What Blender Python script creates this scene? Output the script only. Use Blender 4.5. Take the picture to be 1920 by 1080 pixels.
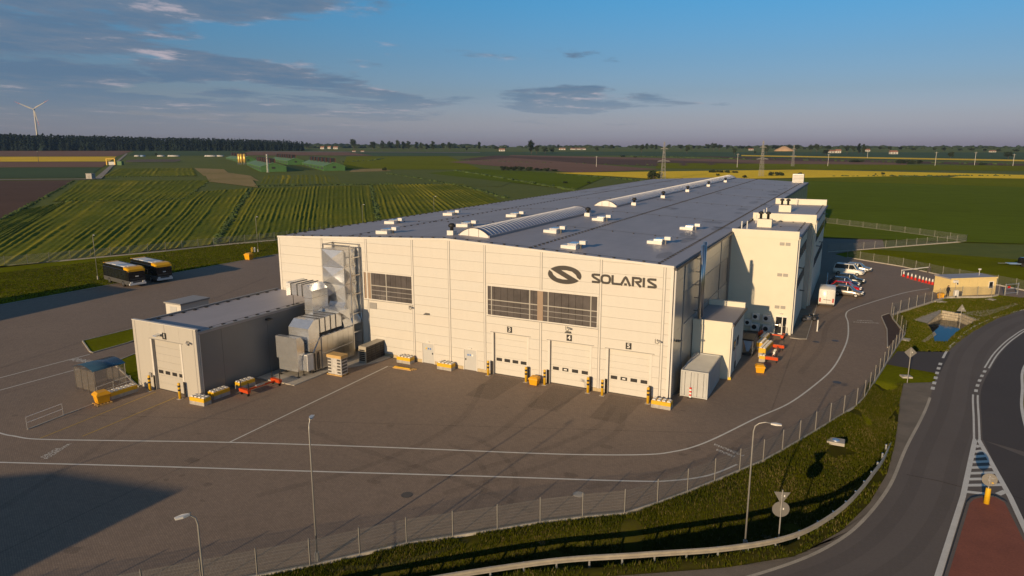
import bpy, bmesh, math, random
from mathutils import Vector, Matrix, noise
random.seed(7)
R = math.radians
SC = bpy.context.scene
COL = SC.collection
for o in list(bpy.data.objects):
    bpy.data.objects.remove(o)

# ------------------------------------------------------------------ camera
CAM = Vector((12.859, -54.3235, 21.0)); PITCH = 0.2030; YAW = 0.46708; FPX = 1286.65
cd = bpy.data.cameras.new('camera'); cam = bpy.data.objects.new('camera', cd); COL.objects.link(cam)
cam.location = CAM; cam.rotation_euler = (math.pi/2-PITCH, 0, YAW)
cd.sensor_width = 36; cd.lens = FPX/1920*36; cd.clip_start = 0.5; cd.clip_end = 40000
SC.camera = cam

# ------------------------------------------------------------------ sky and sun
SUN_EL = R(13.1); SUN_DIR = Vector((-0.10, -1.0, 0.2335)).normalized()      # towards the sun
w = bpy.data.worlds.new('World'); SC.world = w; w.use_nodes = True
nt = w.node_tree; nt.nodes.clear()
def wn(t, **k):
    n = nt.nodes.new(t)
    for a, b in k.items(): setattr(n, a, b)
    return n
def wmath(op, a, b=None, clamp=False):
    n = wn('ShaderNodeMath', operation=op, use_clamp=clamp)
    for i, v in enumerate((a, b)):
        if v is None: continue
        if isinstance(v, (int, float)): n.inputs[i].default_value = v
        else: nt.links.new(v, n.inputs[i])
    return n.outputs[0]
def wramp(val, stops, interp='LINEAR'):
    n = wn('ShaderNodeValToRGB'); r = n.color_ramp; r.interpolation = interp
    while len(r.elements) < len(stops): r.elements.new(0.5)
    for e, (p, c) in zip(r.elements, stops):
        e.position = p; e.color = (*c, 1) if len(c) == 3 else c
    nt.links.new(val, n.inputs[0]); return n.outputs[0]
def wmix(f, a, b, mode='MIX'):
    n = wn('ShaderNodeMix', data_type='RGBA', blend_type=mode)
    for i, v in ((0, f), (6, a), (7, b)):
        if isinstance(v, (int, float)): n.inputs[i].default_value = v
        elif isinstance(v, tuple): n.inputs[i].default_value = (*v, 1)
        else: nt.links.new(v, n.inputs[i])
    return n.outputs[2]
sky = wn('ShaderNodeTexSky', sky_type='NISHITA', sun_disc=False, sun_elevation=SUN_EL,
         sun_rotation=math.atan2(SUN_DIR.x, SUN_DIR.y), altitude=80, air_density=1.0, dust_density=1.2, ozone_density=2.5)
tc = wn('ShaderNodeTexCoord')
sep = wn('ShaderNodeSeparateXYZ'); nt.links.new(tc.outputs['Generated'], sep.inputs[0])
zc = wmath('MAXIMUM', sep.outputs[2], 0.0)
# clear air: deep blue aloft, a dusty pink grey belt round the horizon
tint = wramp(zc, [(0.0, (1.22, 0.95, 1.58)), (0.015, (1.15, 1.05, 1.70)), (0.038, (0.97, 0.89, 1.31)), (0.073, (0.74, 0.78, 1.05)), (0.118, (0.61, 0.82, 1.08)), (0.19, (0.43, 0.97, 1.28)), (0.40, (0.45, 0.78, 0.95)), (0.9, (0.45, 0.70, 0.82))])
clear = wmix(1.0, sky.outputs[0], tint, 'MULTIPLY')
CLOC = (1.35, 0.0, 71.0)
# a broken deck of cloud, laid out on a plane far overhead so that it narrows towards the horizon
den = wmath('ADD', zc, 0.05)
cxy = wn('ShaderNodeCombineXYZ')
nt.links.new(wmath('DIVIDE', sep.outputs[0], den), cxy.inputs[0]); nt.links.new(wmath('DIVIDE', sep.outputs[1], den), cxy.inputs[1])
rotn = wn('ShaderNodeMapping'); rotn.inputs['Rotation'].default_value = (0, 0, -YAW); rotn.inputs['Scale'].default_value = (0.40, 0.30, 1); rotn.inputs['Location'].default_value = CLOC
nt.links.new(cxy.outputs[0], rotn.inputs[0])
def wnoise(vec, s, d, r=0.55, dist=0.0):
    n = wn('ShaderNodeTexNoise'); n.inputs['Scale'].default_value = s; n.inputs['Detail'].default_value = d
    n.inputs['Roughness'].default_value = r; n.inputs['Distortion'].default_value = dist
    nt.links.new(vec, n.inputs['Vector']); return n.outputs[0]
# the deck thickens to one side of the sky
side = wmath('ADD', wmath('MULTIPLY', sep.outputs[0], -math.cos(YAW)), wmath('MULTIPLY', sep.outputs[1], -math.sin(YAW)))
cov = wmath('ADD', wmath('ADD', wmath('MULTIPLY', wnoise(rotn.outputs[0], 0.55, 2), 0.8), wmath('MULTIPLY', wnoise(rotn.outputs[0], 1.9, 12, 0.60, 0.25), 0.74)), wmath('MULTIPLY', side, 0.33))
cl = wramp(cov, [(0.825, (0, 0, 0)), (0.895, (1, 1, 1))], 'EASE')
fade = wramp(zc, [(0.015, (0, 0, 0)), (0.085, (1, 1, 1))])
clf = wmath('MULTIPLY', wmath('MULTIPLY', cl, fade), 0.88)
lit = wmath('SUBTRACT', wnoise(rotn.outputs[0], 3.4, 9, 0.66), wmath('MULTIPLY', cov, 0.25))
shade = wramp(lit, [(0.20, (1.20, 2.05, 3.25)), (0.33, (1.75, 2.35, 3.3)), (0.43, (5.8, 5.0, 5.5))])
allsky = wmix(clf, clear, shade)
bg = wn('ShaderNodeBackground'); bg.inputs[1].default_value = 0.09
nt.links.new(allsky, bg.inputs[0])
wo = wn('ShaderNodeOutputWorld'); nt.links.new(bg.outputs[0], wo.inputs[0])

sl = bpy.data.lights.new('sun', 'SUN'); sl.energy = 4.75; sl.angle = R(0.5); sl.color = (1.0, 0.73, 0.43)
so = bpy.data.objects.new('sun', sl); COL.objects.link(so)
so.rotation_euler = SUN_DIR.to_track_quat('Z', 'Y').to_euler()
so.location = (0, -60, 60)
SC.view_settings.view_transform = 'Standard'; SC.view_settings.look = 'None'
SC.view_settings.exposure = 0.0; SC.view_settings.gamma = 1.0; SC.view_settings.use_curve_mapping = False
SC.cycles.max_bounces = 7; SC.cycles.transparent_max_bounces = 24; SC.cycles.volume_bounces = 0
SC.cycles.use_denoising = True

# ------------------------------------------------------------------ the lie of the land
def hz(x, y):
    t = math.hypot(x-CAM.x, y-CAM.y)-420
    return 0.0 if t <= 0 else 20.5*(1-math.exp(-(t/1000)**1.5))
_fw = Vector((-math.sin(YAW)*math.cos(PITCH), math.cos(YAW)*math.cos(PITCH), -math.sin(PITCH)))
_rt = Vector((math.cos(YAW), math.sin(YAW), 0)); _up = _rt.cross(_fw)
def gp(px, py, z=None):
    """the spot on the ground (or at height z) that the survey picture shows at px, py"""
    d = _fw*FPX + _rt*(px-960) - _up*(py-540)
    if z is not None:
        return CAM + d*((z-CAM.z)/d.z)
    dh = math.hypot(d.x, d.y); lo, hi = 5.0, 9000.0
    f = lambda s: CAM.z + d.z/dh*s - hz(CAM.x+d.x/dh*s, CAM.y+d.y/dh*s)
    if f(hi) > 0: lo = hi
    for _ in range(50):
        m = (lo+hi)/2
        if f(m) > 0: lo = m
        else: hi = m
    x, y = CAM.x+d.x/dh*lo, CAM.y+d.y/dh*lo
    return Vector((x, y, hz(x, y)))
def ppm(p):          # survey pixels per metre at a spot
    return FPX/max(1.0, (Vector(p)-CAM).dot(_fw))

# ------------------------------------------------------------------ materials
MATS = {}
def M(name, col, rough=0.6, metal=0.0, var=0.10, vs=1.5, bump=0.0, bs=30.0, spec=0.5, col2=None, vs2=None, alpha=None, coord='Object', stretch=None):
    m = bpy.data.materials.new(name); m.use_nodes = True; t = m.node_tree; b = t.nodes['Principled BSDF']
    b.inputs['Roughness'].default_value = rough; b.inputs['Metallic'].default_value = metal; b.inputs['Specular IOR Level'].default_value = spec
    co = t.nodes.new('ShaderNodeTexCoord'); vec = co.outputs[coord]
    if stretch:
        mp = t.nodes.new('ShaderNodeMapping'); mp.inputs['Scale'].default_value = stretch; t.links.new(vec, mp.inputs[0]); vec = mp.outputs[0]
    def nz(s, d, r=0.6):
        n = t.nodes.new('ShaderNodeTexNoise'); n.inputs['Scale'].default_value = s; n.inputs['Detail'].default_value = d; n.inputs['Roughness'].default_value = r
        t.links.new(vec, n.inputs['Vector']); return n.outputs[0]
    c2 = col2 or tuple(max(0, c*(1-var)) for c in col); c1 = col if col2 else tuple(c*(1+var) for c in col)
    rp = t.nodes.new('ShaderNodeValToRGB'); rp.color_ramp.elements[0].position = 0.32; rp.color_ramp.elements[1].position = 0.68
    rp.color_ramp.elements[0].color = (*c2, 1); rp.color_ramp.elements[1].color = (*c1, 1)
    if vs2:
        a = t.nodes.new('ShaderNodeMath'); a.operation = 'MULTIPLY_ADD'; a.inputs[1].default_value = 0.5
        a2 = t.nodes.new('ShaderNodeMath'); a2.operation = 'MULTIPLY'; a2.inputs[1].default_value = 0.5
        t.links.new(nz(vs, 5), a.inputs[0]); t.links.new(nz(vs2, 5), a2.inputs[0]); t.links.new(a2.outputs[0], a.inputs[2]); t.links.new(a.outputs[0], rp.inputs[0])
    else:
        t.links.new(nz(vs, 6), rp.inputs[0])
    t.links.new(rp.outputs[0], b.inputs['Base Color'])
    if bump:
        bn = t.nodes.new('ShaderNodeBump'); bn.inputs['Strength'].default_value = bump; bn.inputs['Distance'].default_value = 0.02
        t.links.new(nz(bs, 4), bn.inputs['Height']); t.links.new(bn.outputs[0], b.inputs['Normal'])
    if alpha is not None: b.inputs['Alpha'].default_value = alpha
    MATS[name] = m; return m
def bsdf(m): return m.node_tree.nodes['Principled BSDF']

# ------------------------------------------------------------------ mesh helpers
class MB:
    """collects boxes, tubes, prisms and sheets; build() links them as ONE mesh object"""
    def __init__(s): s.v = []; s.f = []; s.m = []; s.mi = 0
    def add(s, vs, fs):
        o = len(s.v); s.v += [tuple(v) for v in vs]; s.f += [tuple(i+o for i in f) for f in fs]; s.m += [s.mi]*len(fs); return s
    def mat(s, i): s.mi = i; return s
    def box(s, x0, x1, y0, y1, z0, z1, rz=0, c=None):
        vs = [(x, y, z) for z in (z0, z1) for x, y in ((x0, y0), (x1, y0), (x1, y1), (x0, y1))]
        if rz:
            cx, cy = c or ((x0+x1)/2, (y0+y1)/2); ca, sa = math.cos(rz), math.sin(rz)
            vs = [(cx+(x-cx)*ca-(y-cy)*sa, cy+(x-cx)*sa+(y-cy)*ca, z) for x, y, z in vs]
        return s.add(vs, [(3, 2, 1, 0), (4, 5, 6, 7), (0, 1, 5, 4), (1, 2, 6, 5), (2, 3, 7, 6), (3, 0, 4, 7)])
    def cbox(s, x0, x1, y0, y1, z0, z1, b=0.03):
        """box with chamfered upright and top edges"""
        def ring(i, z): return [(x0+i+b, y0+i, z), (x1-i-b, y0+i, z), (x1-i, y0+i+b, z), (x1-i, y1-i-b, z), (x1-i-b, y1-i, z), (x0+i+b, y1-i, z), (x0+i, y1-i-b, z), (x0+i, y0+i+b, z)]
        return s.loft([ring(0, z0), ring(0, z1-b), ring(b, z1)], caps=True)
    def loft(s, rings, caps=True, closed=True):
        n = len(rings[0]); vs = [p for r in rings for p in r]; fs = []
        for a in range(len(rings)-1):
            for i in range(n if closed else n-1):
                j = (i+1) % n; fs.append((a*n+i, a*n+j, (a+1)*n+j, (a+1)*n+i))
        if caps and closed: fs.append(tuple(reversed(range(n)))); fs.append(tuple((len(rings)-1)*n+i for i in range(n)))
        return s.add(vs, fs)
    def prism(s, poly, z0, z1):
        return s.loft([[(x, y, z0) for x, y in poly], [(x, y, z1) for x, y in poly]])
    def prism_y(s, poly, y0, y1):      # poly in x,z
        return s.loft([[(x, y1, z) for x, z in poly], [(x, y0, z) for x, z in poly]])
    def prism_x(s, poly, x0, x1):      # poly in y,z
        return s.loft([[(x0, y, z) for y, z in poly], [(x1, y, z) for y, z in poly]])
    def tube(s, path, r, n=8, caps=True):
        path = [Vector(p) for p in path]; rs = r if isinstance(r, (list, tuple)) else [r]*len(path); rings = []
        for i, p in enumerate(path):
            d = (path[min(i+1, len(path)-1)]-path[max(i-1, 0)]).normalized()
            u = d.orthogonal().normalized() if i == 0 else (u-d*u.dot(d)).normalized()
            w_ = d.cross(u); rings.append([p+u*rs[i]*math.cos(2*math.pi*k/n)+w_*rs[i]*math.sin(2*math.pi*k/n) for k in range(n)])
        return s.loft(rings, caps)
    def bar(s, path, wd, ht=None):
        """rectangular bar along a path"""
        ht = ht or wd; path = [Vector(p) for p in path]; rings = []
        for i, p in enumerate(path):
            d = (path[min(i+1, len(path)-1)]-path[max(i-1, 0)]).normalized()
            side = d.cross(Vector((0, 0, 1)));  side = Vector((1, 0, 0)) if side.length < 1e-4 else side.normalized()
            up = side.cross(d).normalized()
            rings.append([p+side*a*wd/2+up*b*ht/2 for a, b in ((-1, -1), (1, -1), (1, 1), (-1, 1))])
        return s.loft(rings)
    def lathe(s, prof, c=(0, 0, 0), n=12):
        return s.loft([[(c[0]+r*math.cos(2*math.pi*k/n), c[1]+r*math.sin(2*math.pi*k/n), c[2]+z) for k in range(n)] for r, z in prof])
    def wheel(s, c, r, wd, axis='y', n=16):
        prof = [(r*0.55, -wd/2), (r*0.93, -wd/2), (r, -wd*0.3), (r, wd*0.3), (r*0.93, wd/2), (r*0.55, wd/2)]
        rings = []
        for rr, a in prof:
            rings.append([(c[0]+rr*math.cos(2*math.pi*k/n), c[1]+a, c[2]+rr*math.sin(2*math.pi*k/n)) if axis == 'y' else (c[0]+a, c[1]+rr*math.cos(2*math.pi*k/n), c[2]+rr*math.sin(2*math.pi*k/n)) for k in range(n)])
        return s.loft(rings)
    def quad(s, a, b, c, d): return s.add([a, b, c, d], [(0, 1, 2, 3)])
    def ico(s, c, r, sub=1, sq=(1, 1, 1), jit=0.0):
        bm = bmesh.new(); bmesh.ops.create_icosphere(bm, subdivisions=sub, radius=1)
        vs = []
        for v in bm.verts:
            k = 1+random.uniform(-jit, jit); vs.append((c[0]+v.co.x*r*sq[0]*k, c[1]+v.co.y*r*sq[1]*k, c[2]+v.co.z*r*sq[2]*k))
        bm.verts.index_update(); fs = [tuple(v.index for v in f.verts) for f in bm.faces]; bm.free(); return s.add(vs, fs)
    def mesh(s, name, mats, smooth=False):
        me = bpy.data.meshes.new(name); me.from_pydata(s.v, [], s.f)
        for m in (mats if isinstance(mats, (list, tuple)) else [mats]): me.materials.append(MATS[m] if isinstance(m, str) else m)
        if any(s.m): me.polygons.foreach_set('material_index', s.m)
        if smooth: me.polygons.foreach_set('use_smooth', [True]*len(me.polygons))
        me.update(); return me
    def build(s, name, mats, parent=None, smooth=False):
        return link(name, s.mesh(name, mats, smooth), parent)
def link(name, me, parent=None, loc=None, rz=0.0):
    o = bpy.data.objects.new(name, me); COL.objects.link(o)
    if parent: o.parent = parent
    if loc is not None: o.location = loc
    if rz: o.rotation_euler = (0, 0, rz)
    return o
def tag(o, label, cat, group=None, kind=None):
    if label: o['label'] = label
    if cat: o['category'] = cat
    if group: o['group'] = group
    if kind: o['kind'] = kind
    return o
def struct(o, label=None):
    o['kind'] = 'structure'
    if label: o['label'] = label
    return o
def thing(name, label, cat, loc=(0, 0, 0), rz=0.0, group=None):
    o = bpy.data.objects.new(name, None); COL.objects.link(o); o.location = loc; o.rotation_euler = (0, 0, rz); o.empty_display_size = 0.2
    return tag(o, label, cat, group)
def dup(root, loc, rz=0.0, label=None, group=None, scale=None):
    def cp(o, parent):
        c = o.copy(); COL.objects.link(c); c.parent = parent
        for ch in kids.get(o.name, ()): cp(ch, c)
        return c
    kids = {}
    for o in root.children_recursive: kids.setdefault(o.parent.name, []).append(o)
    r = cp(root, None); r.location = loc; r.rotation_euler = (0, 0, rz)
    if scale: r.scale = scale
    if label: r['label'] = label
    if group: r['group'] = group
    return r
def pip(x, y, poly):
    c = False; j = len(poly)-1
    for i in range(len(poly)):
        xi, yi = poly[i][0], poly[i][1]; xj, yj = poly[j][0], poly[j][1]
        if (yi > y) != (yj > y) and x < (xj-xi)*(y-yi)/(yj-yi)+xi: c = not c
        j = i
    return c
def pdist(x, y, line, closed=False):
    best = 1e9; n = len(line)
    for i in range(n if closed else n-1):
        ax, ay = line[i][0], line[i][1]; bx, by = line[(i+1) % n][0], line[(i+1) % n][1]
        dx, dy = bx-ax, by-ay; L = dx*dx+dy*dy or 1e-9; t = max(0, min(1, ((x-ax)*dx+(y-ay)*dy)/L))
        best = min(best, math.hypot(x-ax-t*dx, y-ay-t*dy))
    return best
def smoothline(pts, n=6):
    P = [Vector((p[0], p[1], 0)) for p in pts]; out = []
    for i in range(len(P)-1):
        a, b, c, d = P[max(i-1, 0)], P[i], P[i+1], P[min(i+2, len(P)-1)]
        for k in range(n):
            t = k/n; out.append(0.5*((2*b)+(c-a)*t+(2*a-5*b+4*c-d)*t*t+(3*b-a-3*c+d)*t**3))
    out.append(P[-1]); return [(p.x, p.y) for p in out]
def ribbon(mb, pts, wd, z, dash=None):
    """flat painted line; dash=(on, off)"""
    P = [Vector((p[0], p[1], 0)) for p in pts]
    def strip(Q):
        L = []; Rr = []
        for i, p in enumerate(Q):
            d = (Q[min(i+1, len(Q)-1)]-Q[max(i-1, 0)]); d.normalize(); nrm = Vector((-d.y, d.x, 0))*wd/2
            L.append((p.x+nrm.x, p.y+nrm.y, z)); Rr.append((p.x-nrm.x, p.y-nrm.y, z))
        n = len(Q); mb.add(L+Rr, [(i, n+i, n+i+1, i+1) for i in range(n-1)])
    if not dash: strip(P); return
    seg = []; on = True; left = dash[0]
    cur = P[0]; seg = [cur]; i = 1
    while i < len(P):
        d = (P[i]-cur).length
        if d < left: left -= d; cur = P[i]; seg.append(cur); i += 1
        else:
            cur = cur+(P[i]-cur)*(left/d); seg.append(cur)
            if on and len(seg) > 1: strip(seg)
            on = not on; left = dash[0] if on else dash[1]; seg = [cur]
    if on and len(seg) > 1: strip(seg)
def fill(poly, z=0.0):
    """triangulated flat sheet of any outline"""
    bm = bmesh.new(); vs = [bm.verts.new((p[0], p[1], z)) for p in poly]
    es = [bm.edges.new((vs[i], vs[(i+1) % len(vs)])) for i in range(len(vs))]
    bmesh.ops.triangle_fill(bm, use_beauty=True, edges=es)
    for f in bm.faces:
        if f.normal.z < 0: f.normal_flip()
    bm.verts.index_update(); r = ([tuple(v.co) for v in bm.verts], [tuple(v.index for v in f.verts) for f in bm.faces]); bm.free(); return r
def text_mesh(txt, size, mat, depth=0.0):
    c = bpy.data.curves.new('t', 'FONT'); c.body = txt; c.size = size; c.align_x = 'CENTER'; c.align_y = 'CENTER'; c.resolution_u = 2; c.extrude = depth; c.offset = size*0.012
    o = bpy.data.objects.new('t', c); COL.objects.link(o); bpy.context.view_layer.update()
    me = bpy.data.meshes.new_from_object(o.evaluated_get(bpy.context.evaluated_depsgraph_get())); bpy.data.objects.remove(o); me.materials.clear(); me.materials.append(MATS[mat]); return me
# ------------------------------------------------------------------ material palette
M('paving', (0.262, 0.196, 0.146), 0.85, var=0.11, vs=0.12, vs2=1.3, bump=0.25, bs=9)
M('asphalt', (0.142, 0.117, 0.098), 0.82, var=0.14, vs=0.15, vs2=6, bump=0.3, bs=40)
M('asphalt_dark', (0.072, 0.058, 0.050), 0.8, var=0.14, vs=0.15, vs2=6, bump=0.3, bs=40)
M('gravel', (0.20, 0.165, 0.125), 0.9, vs=0.6, vs2=14, var=0.35, bump=0.8, bs=25)
M('road_white', (0.70, 0.68, 0.62), 0.7, vs=1.2, vs2=25, var=0.16)
M('road_worn', (0.46, 0.40, 0.31), 0.75, vs=0.5, vs2=12, var=0.3)
M('road_yellow', (0.50, 0.33, 0.06), 0.7, vs=2, vs2=30, var=0.3)
M('rubber_mark', (0.10, 0.085, 0.075), 0.8, var=0.2, alpha=0.09)
M('stain', (0.060, 0.050, 0.042), 0.6, var=0.3, vs=2, alpha=0.15)
M('kerb', (0.42, 0.39, 0.34), 0.85, vs=2, var=0.15)
M('red_paving', (0.26, 0.082, 0.046), 0.85, vs=0.5, vs2=9, var=0.25, bump=0.4, bs=14)
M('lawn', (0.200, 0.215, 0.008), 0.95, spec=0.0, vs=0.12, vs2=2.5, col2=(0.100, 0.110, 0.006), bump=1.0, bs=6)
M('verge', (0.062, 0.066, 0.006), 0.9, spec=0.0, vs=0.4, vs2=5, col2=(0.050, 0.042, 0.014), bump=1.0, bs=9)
M('meadow', (0.160, 0.175, 0.026), 0.9, spec=0.1, vs=0.012, vs2=0.25, col2=(0.100, 0.130, 0.022), bump=1, bs=1.5)
M('crop_dark', (0.125, 0.168, 0.018), 0.9, spec=0.0, vs=0.01, vs2=0.35, var=0.22, bump=0.8, bs=2, stretch=(0.25, 1, 1))
M('crop_mid', (0.170, 0.190, 0.014), 0.9, spec=0.0, vs=0.01, vs2=0.3, var=0.22, bump=0.8, bs=2)
M('crop_teal', (0.062, 0.100, 0.030), 0.9, spec=0.15, vs=0.008, vs2=0.2, var=0.2)
M('rape', (0.85, 0.56, 0.020), 0.9, spec=0.15, vs=0.02, vs2=0.4, var=0.15)
M('ripe', (0.92, 0.64, 0.060), 0.9, spec=0.0, vs=0.01, vs2=0.3, var=0.16)
M('soil', (0.120, 0.070, 0.048), 0.95, spec=0.1, vs=0.02, vs2=0.5, var=0.25, bump=1, bs=2)
M('soil_pink', (0.22, 0.125, 0.082), 0.95, spec=0.1, vs=0.01, vs2=0.4, var=0.15)
M('straw', (0.42, 0.29, 0.13), 0.95, spec=0.1, vs=0.03, vs2=0.5, col2=(0.24, 0.20, 0.06))
M('track', (0.30, 0.26, 0.21), 0.9, vs=0.1, var=0.15)
M('bare_soil', (0.055, 0.030, 0.022), 0.95, vs=1.5, vs2=12, var=0.35, bump=1, bs=12)
M('concrete', (0.42, 0.39, 0.34), 0.85, vs=0.8, vs2=8, var=0.15, bump=0.2, bs=20)
M('water', (0.012, 0.020, 0.030), 0.06, var=0.1, spec=0.18, bump=0.12, bs=3)
M('grass_blade', (0.088, 0.094, 0.005), 0.9, spec=0.0, vs=0.25, vs2=2.0, col2=(0.050, 0.065, 0.008), coord='Object')
M('dry_blade', (0.20, 0.16, 0.055), 0.85, spec=0.2, vs=0.4, col2=(0.10, 0.09, 0.02))
# paving: small blocks laid in running bond, seen as a fine grain
m = MATS['paving']; t = m.node_tree; bk = t.nodes.new('ShaderNodeTexBrick'); bk.inputs['Scale'].default_value = 1.0; bk.inputs['Brick Width'].default_value = 0.21; bk.inputs['Row Height'].default_value = 0.11; bk.inputs['Mortar Size'].default_value = 0.008
bk.inputs['Color1'].default_value = (1.08, 1.08, 1.08, 1); bk.inputs['Color2'].default_value = (0.90, 0.90, 0.90, 1); bk.inputs['Mortar'].default_value = (0.62, 0.62, 0.62, 1)
tcn = t.nodes.new('ShaderNodeTexCoord'); mpn = t.nodes.new('ShaderNodeMapping'); mpn.inputs['Rotation'].default_value = (0, 0, 0.42); t.links.new(tcn.outputs['Object'], mpn.inputs[0]); t.links.new(mpn.outputs[0], bk.inputs['Vector'])
mx = t.nodes.new('ShaderNodeMix'); mx.data_type = 'RGBA'; mx.blend_type = 'MULTIPLY'; mx.inputs[0].default_value = 1.0; src = bsdf(m).inputs['Base Color'].links[0].from_socket; t.links.new(src, mx.inputs[6]); t.links.new(bk.outputs[0], mx.inputs[7]); t.links.new(mx.outputs[2], bsdf(m).inputs['Base Color'])
# hay meadow: cut swaths lie in rows, yellow where the hay dries
m = M('hay_meadow', (0.165, 0.195, 0.030), 0.95, spec=0.0, vs=0.015, vs2=0.5, col2=(0.088, 0.116, 0.024), bump=1, bs=3)
t = m.node_tree; at = t.nodes.new('ShaderNodeAttribute'); at.attribute_name = 'hay'; mx = t.nodes.new('ShaderNodeMix'); mx.data_type = 'RGBA'
src = bsdf(m).inputs['Base Color'].links[0].from_socket; t.links.new(at.outputs['Fac'], mx.inputs[0]); t.links.new(src, mx.inputs[6]); mx.inputs[7].default_value = (0.34, 0.29, 0.035, 1); t.links.new(mx.outputs[2], bsdf(m).inputs['Base Color'])

# ------------------------------------------------------------------ plan lines (metres)
FENCE_PX = [(500, 1080), (638.6, 1053.5), (725, 1028), (889, 1003), (1045, 977), (1193, 963.5), (1247, 939), (1300, 921), (1440, 862), (1520, 815), (1613, 758), (1650, 700), (1697, 627)]
FENCE = [(-26.0, -47.5)] + [tuple(gp(*p)[:2]) for p in FENCE_PX]
FENCE_B = [FENCE[-1]] + [tuple(gp(*p)[:2]) for p in ((1668, 592), (1774, 558))]
FENCE_C = [FENCE_B[-1]] + [tuple(gp(*p)[:2]) for p in ((1857, 557), (1872, 553))]
FR1 = [tuple(gp(*p)[:2]) for p in ((1588, 483), (1640, 492), (1690, 500), (1780, 520), (1870, 535), (1940, 549))]
FR2 = [tuple(gp(*p)[:2]) for p in ((1546, 418), (1640, 429.5), (1720, 440), (1812, 453))]
FR3 = [FR2[-1]] + [tuple(gp(*p)[:2]) for p in ((1720, 460), (1660, 465), (1603, 469.5), (1552, 473))]
VERGE_B = [(-16, -43), (-7, -33.5), (-0.3, -27.2), (4.6, -24.0), (8.5, -21.4), (11.6, -18.7), (13.6, -15), (15.0, -11), (16.1, -6), (16.7, -0.7), (17.1, 4.5), (17.4, 9.5), (17.9, 14.5)]
VERGE_A = FENCE[1:-2] + [(15.1, 13.0)]
EDGE = smoothline([(-6, -38.0), (2, -29.5), (7.5, -24.0), (11.1, -19.9), (13.2, -16.7), (14.7, -13.2), (16.2, -7.8), (17.4, -1.0), (19.4, 9.2), (21.5, 23.1), (23.6, 32.6), (27.4, 43.7), (33.5, 54.6), (44, 68), (60, 84)], 6)
CENTRE = smoothline([(22.1, 3.0), (22.6, 7.5), (23.3, 13.9), (24.1, 18.2), (25.3, 23.1), (27.1, 29.9), (29.7, 37.6), (32.8, 44.5), (40, 55), (52, 68)], 6)
RIGHT = smoothline([(24.6, -30), (24.9, -10), (25.2, 0), (26.1, 10.6), (27.2, 17.4), (28.5, 24.7), (31, 32), (36, 41.5), (46, 54), (60, 66)], 6)
POND_RIM = [tuple(gp(*p)[:2]) for p in ((1715, 600), (1763, 581.5), (1803, 588), (1832, 600), (1822, 606), (1795, 621), (1775, 640), (1752, 640), (1748, 622), (1738, 607))]
VERGE2 = [tuple(gp(*p)[:2]) for p in ((1670, 668), (1697, 628), (1669, 594), (1774, 560), (1857, 559), (1880, 556), (1940, 560), (1940, 574), (1870, 597), (1825, 622), (1795, 643), (1778, 659), (1682, 658.5))]

# ------------------------------------------------------------------ ground sheet to the horizon
def resample(line, n):
    P = [Vector((p[0], p[1], 0)) for p in line]; L = [0]
    for a, b in zip(P, P[1:]): L.append(L[-1]+(b-a).length)
    out = []; k = 0
    for i in range(n):
        s = L[-1]*i/(n-1)
        while k < len(P)-2 and L[k+1] < s: k += 1
        u = (s-L[k])/max(1e-9, L[k+1]-L[k]); q = P[k].lerp(P[k+1], min(1, u)); out.append((q.x, q.y))
    return out
NV = 90
VA, VB = resample(VERGE_A, NV), resample(VERGE_B, NV)
VPOLY = VA + VB[::-1]
def base_z(x, y):
    z = hz(x, y)-0.06
    if -30 < x < 45 and -50 < y < 70:
        if pip(x, y, VPOLY): z -= 2.0*min(1, max(0, pdist(x, y, VPOLY, True)-0.6))
        if pip(x, y, VERGE2): z -= 2.6*min(1, max(0, pdist(x, y, VERGE2, True)-0.6))
    return z
radii = [0.01]; r = 8.0
while r < 6000:
    radii.append(r); r += 1.2 if r < 135 else max(1.2, r*0.03)
NA = 240
vs = []; fs = []
for r in radii:
    for k in range(NA):
        a = 2*math.pi*k/NA; x, y = CAM.x+r*math.cos(a), CAM.y+r*math.sin(a); vs.append((x, y, base_z(x, y)))
for i in range(len(radii)-1):
    for k in range(NA):
        j = (k+1) % NA; fs.append((i*NA+k, (i+1)*NA+k, (i+1)*NA+j, i*NA+j))
gm = MB(); gm.v = vs; gm.f = fs; gm.m = [0]*len(fs)
fi = 0
for i in range(len(radii)-1):
    mi = 0 if radii[i] < 160 else 1
    for k in range(NA): gm.m[fi] = mi; fi += 1
struct(gm.build('ground', ['lawn', 'meadow'], smooth=True))

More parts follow.
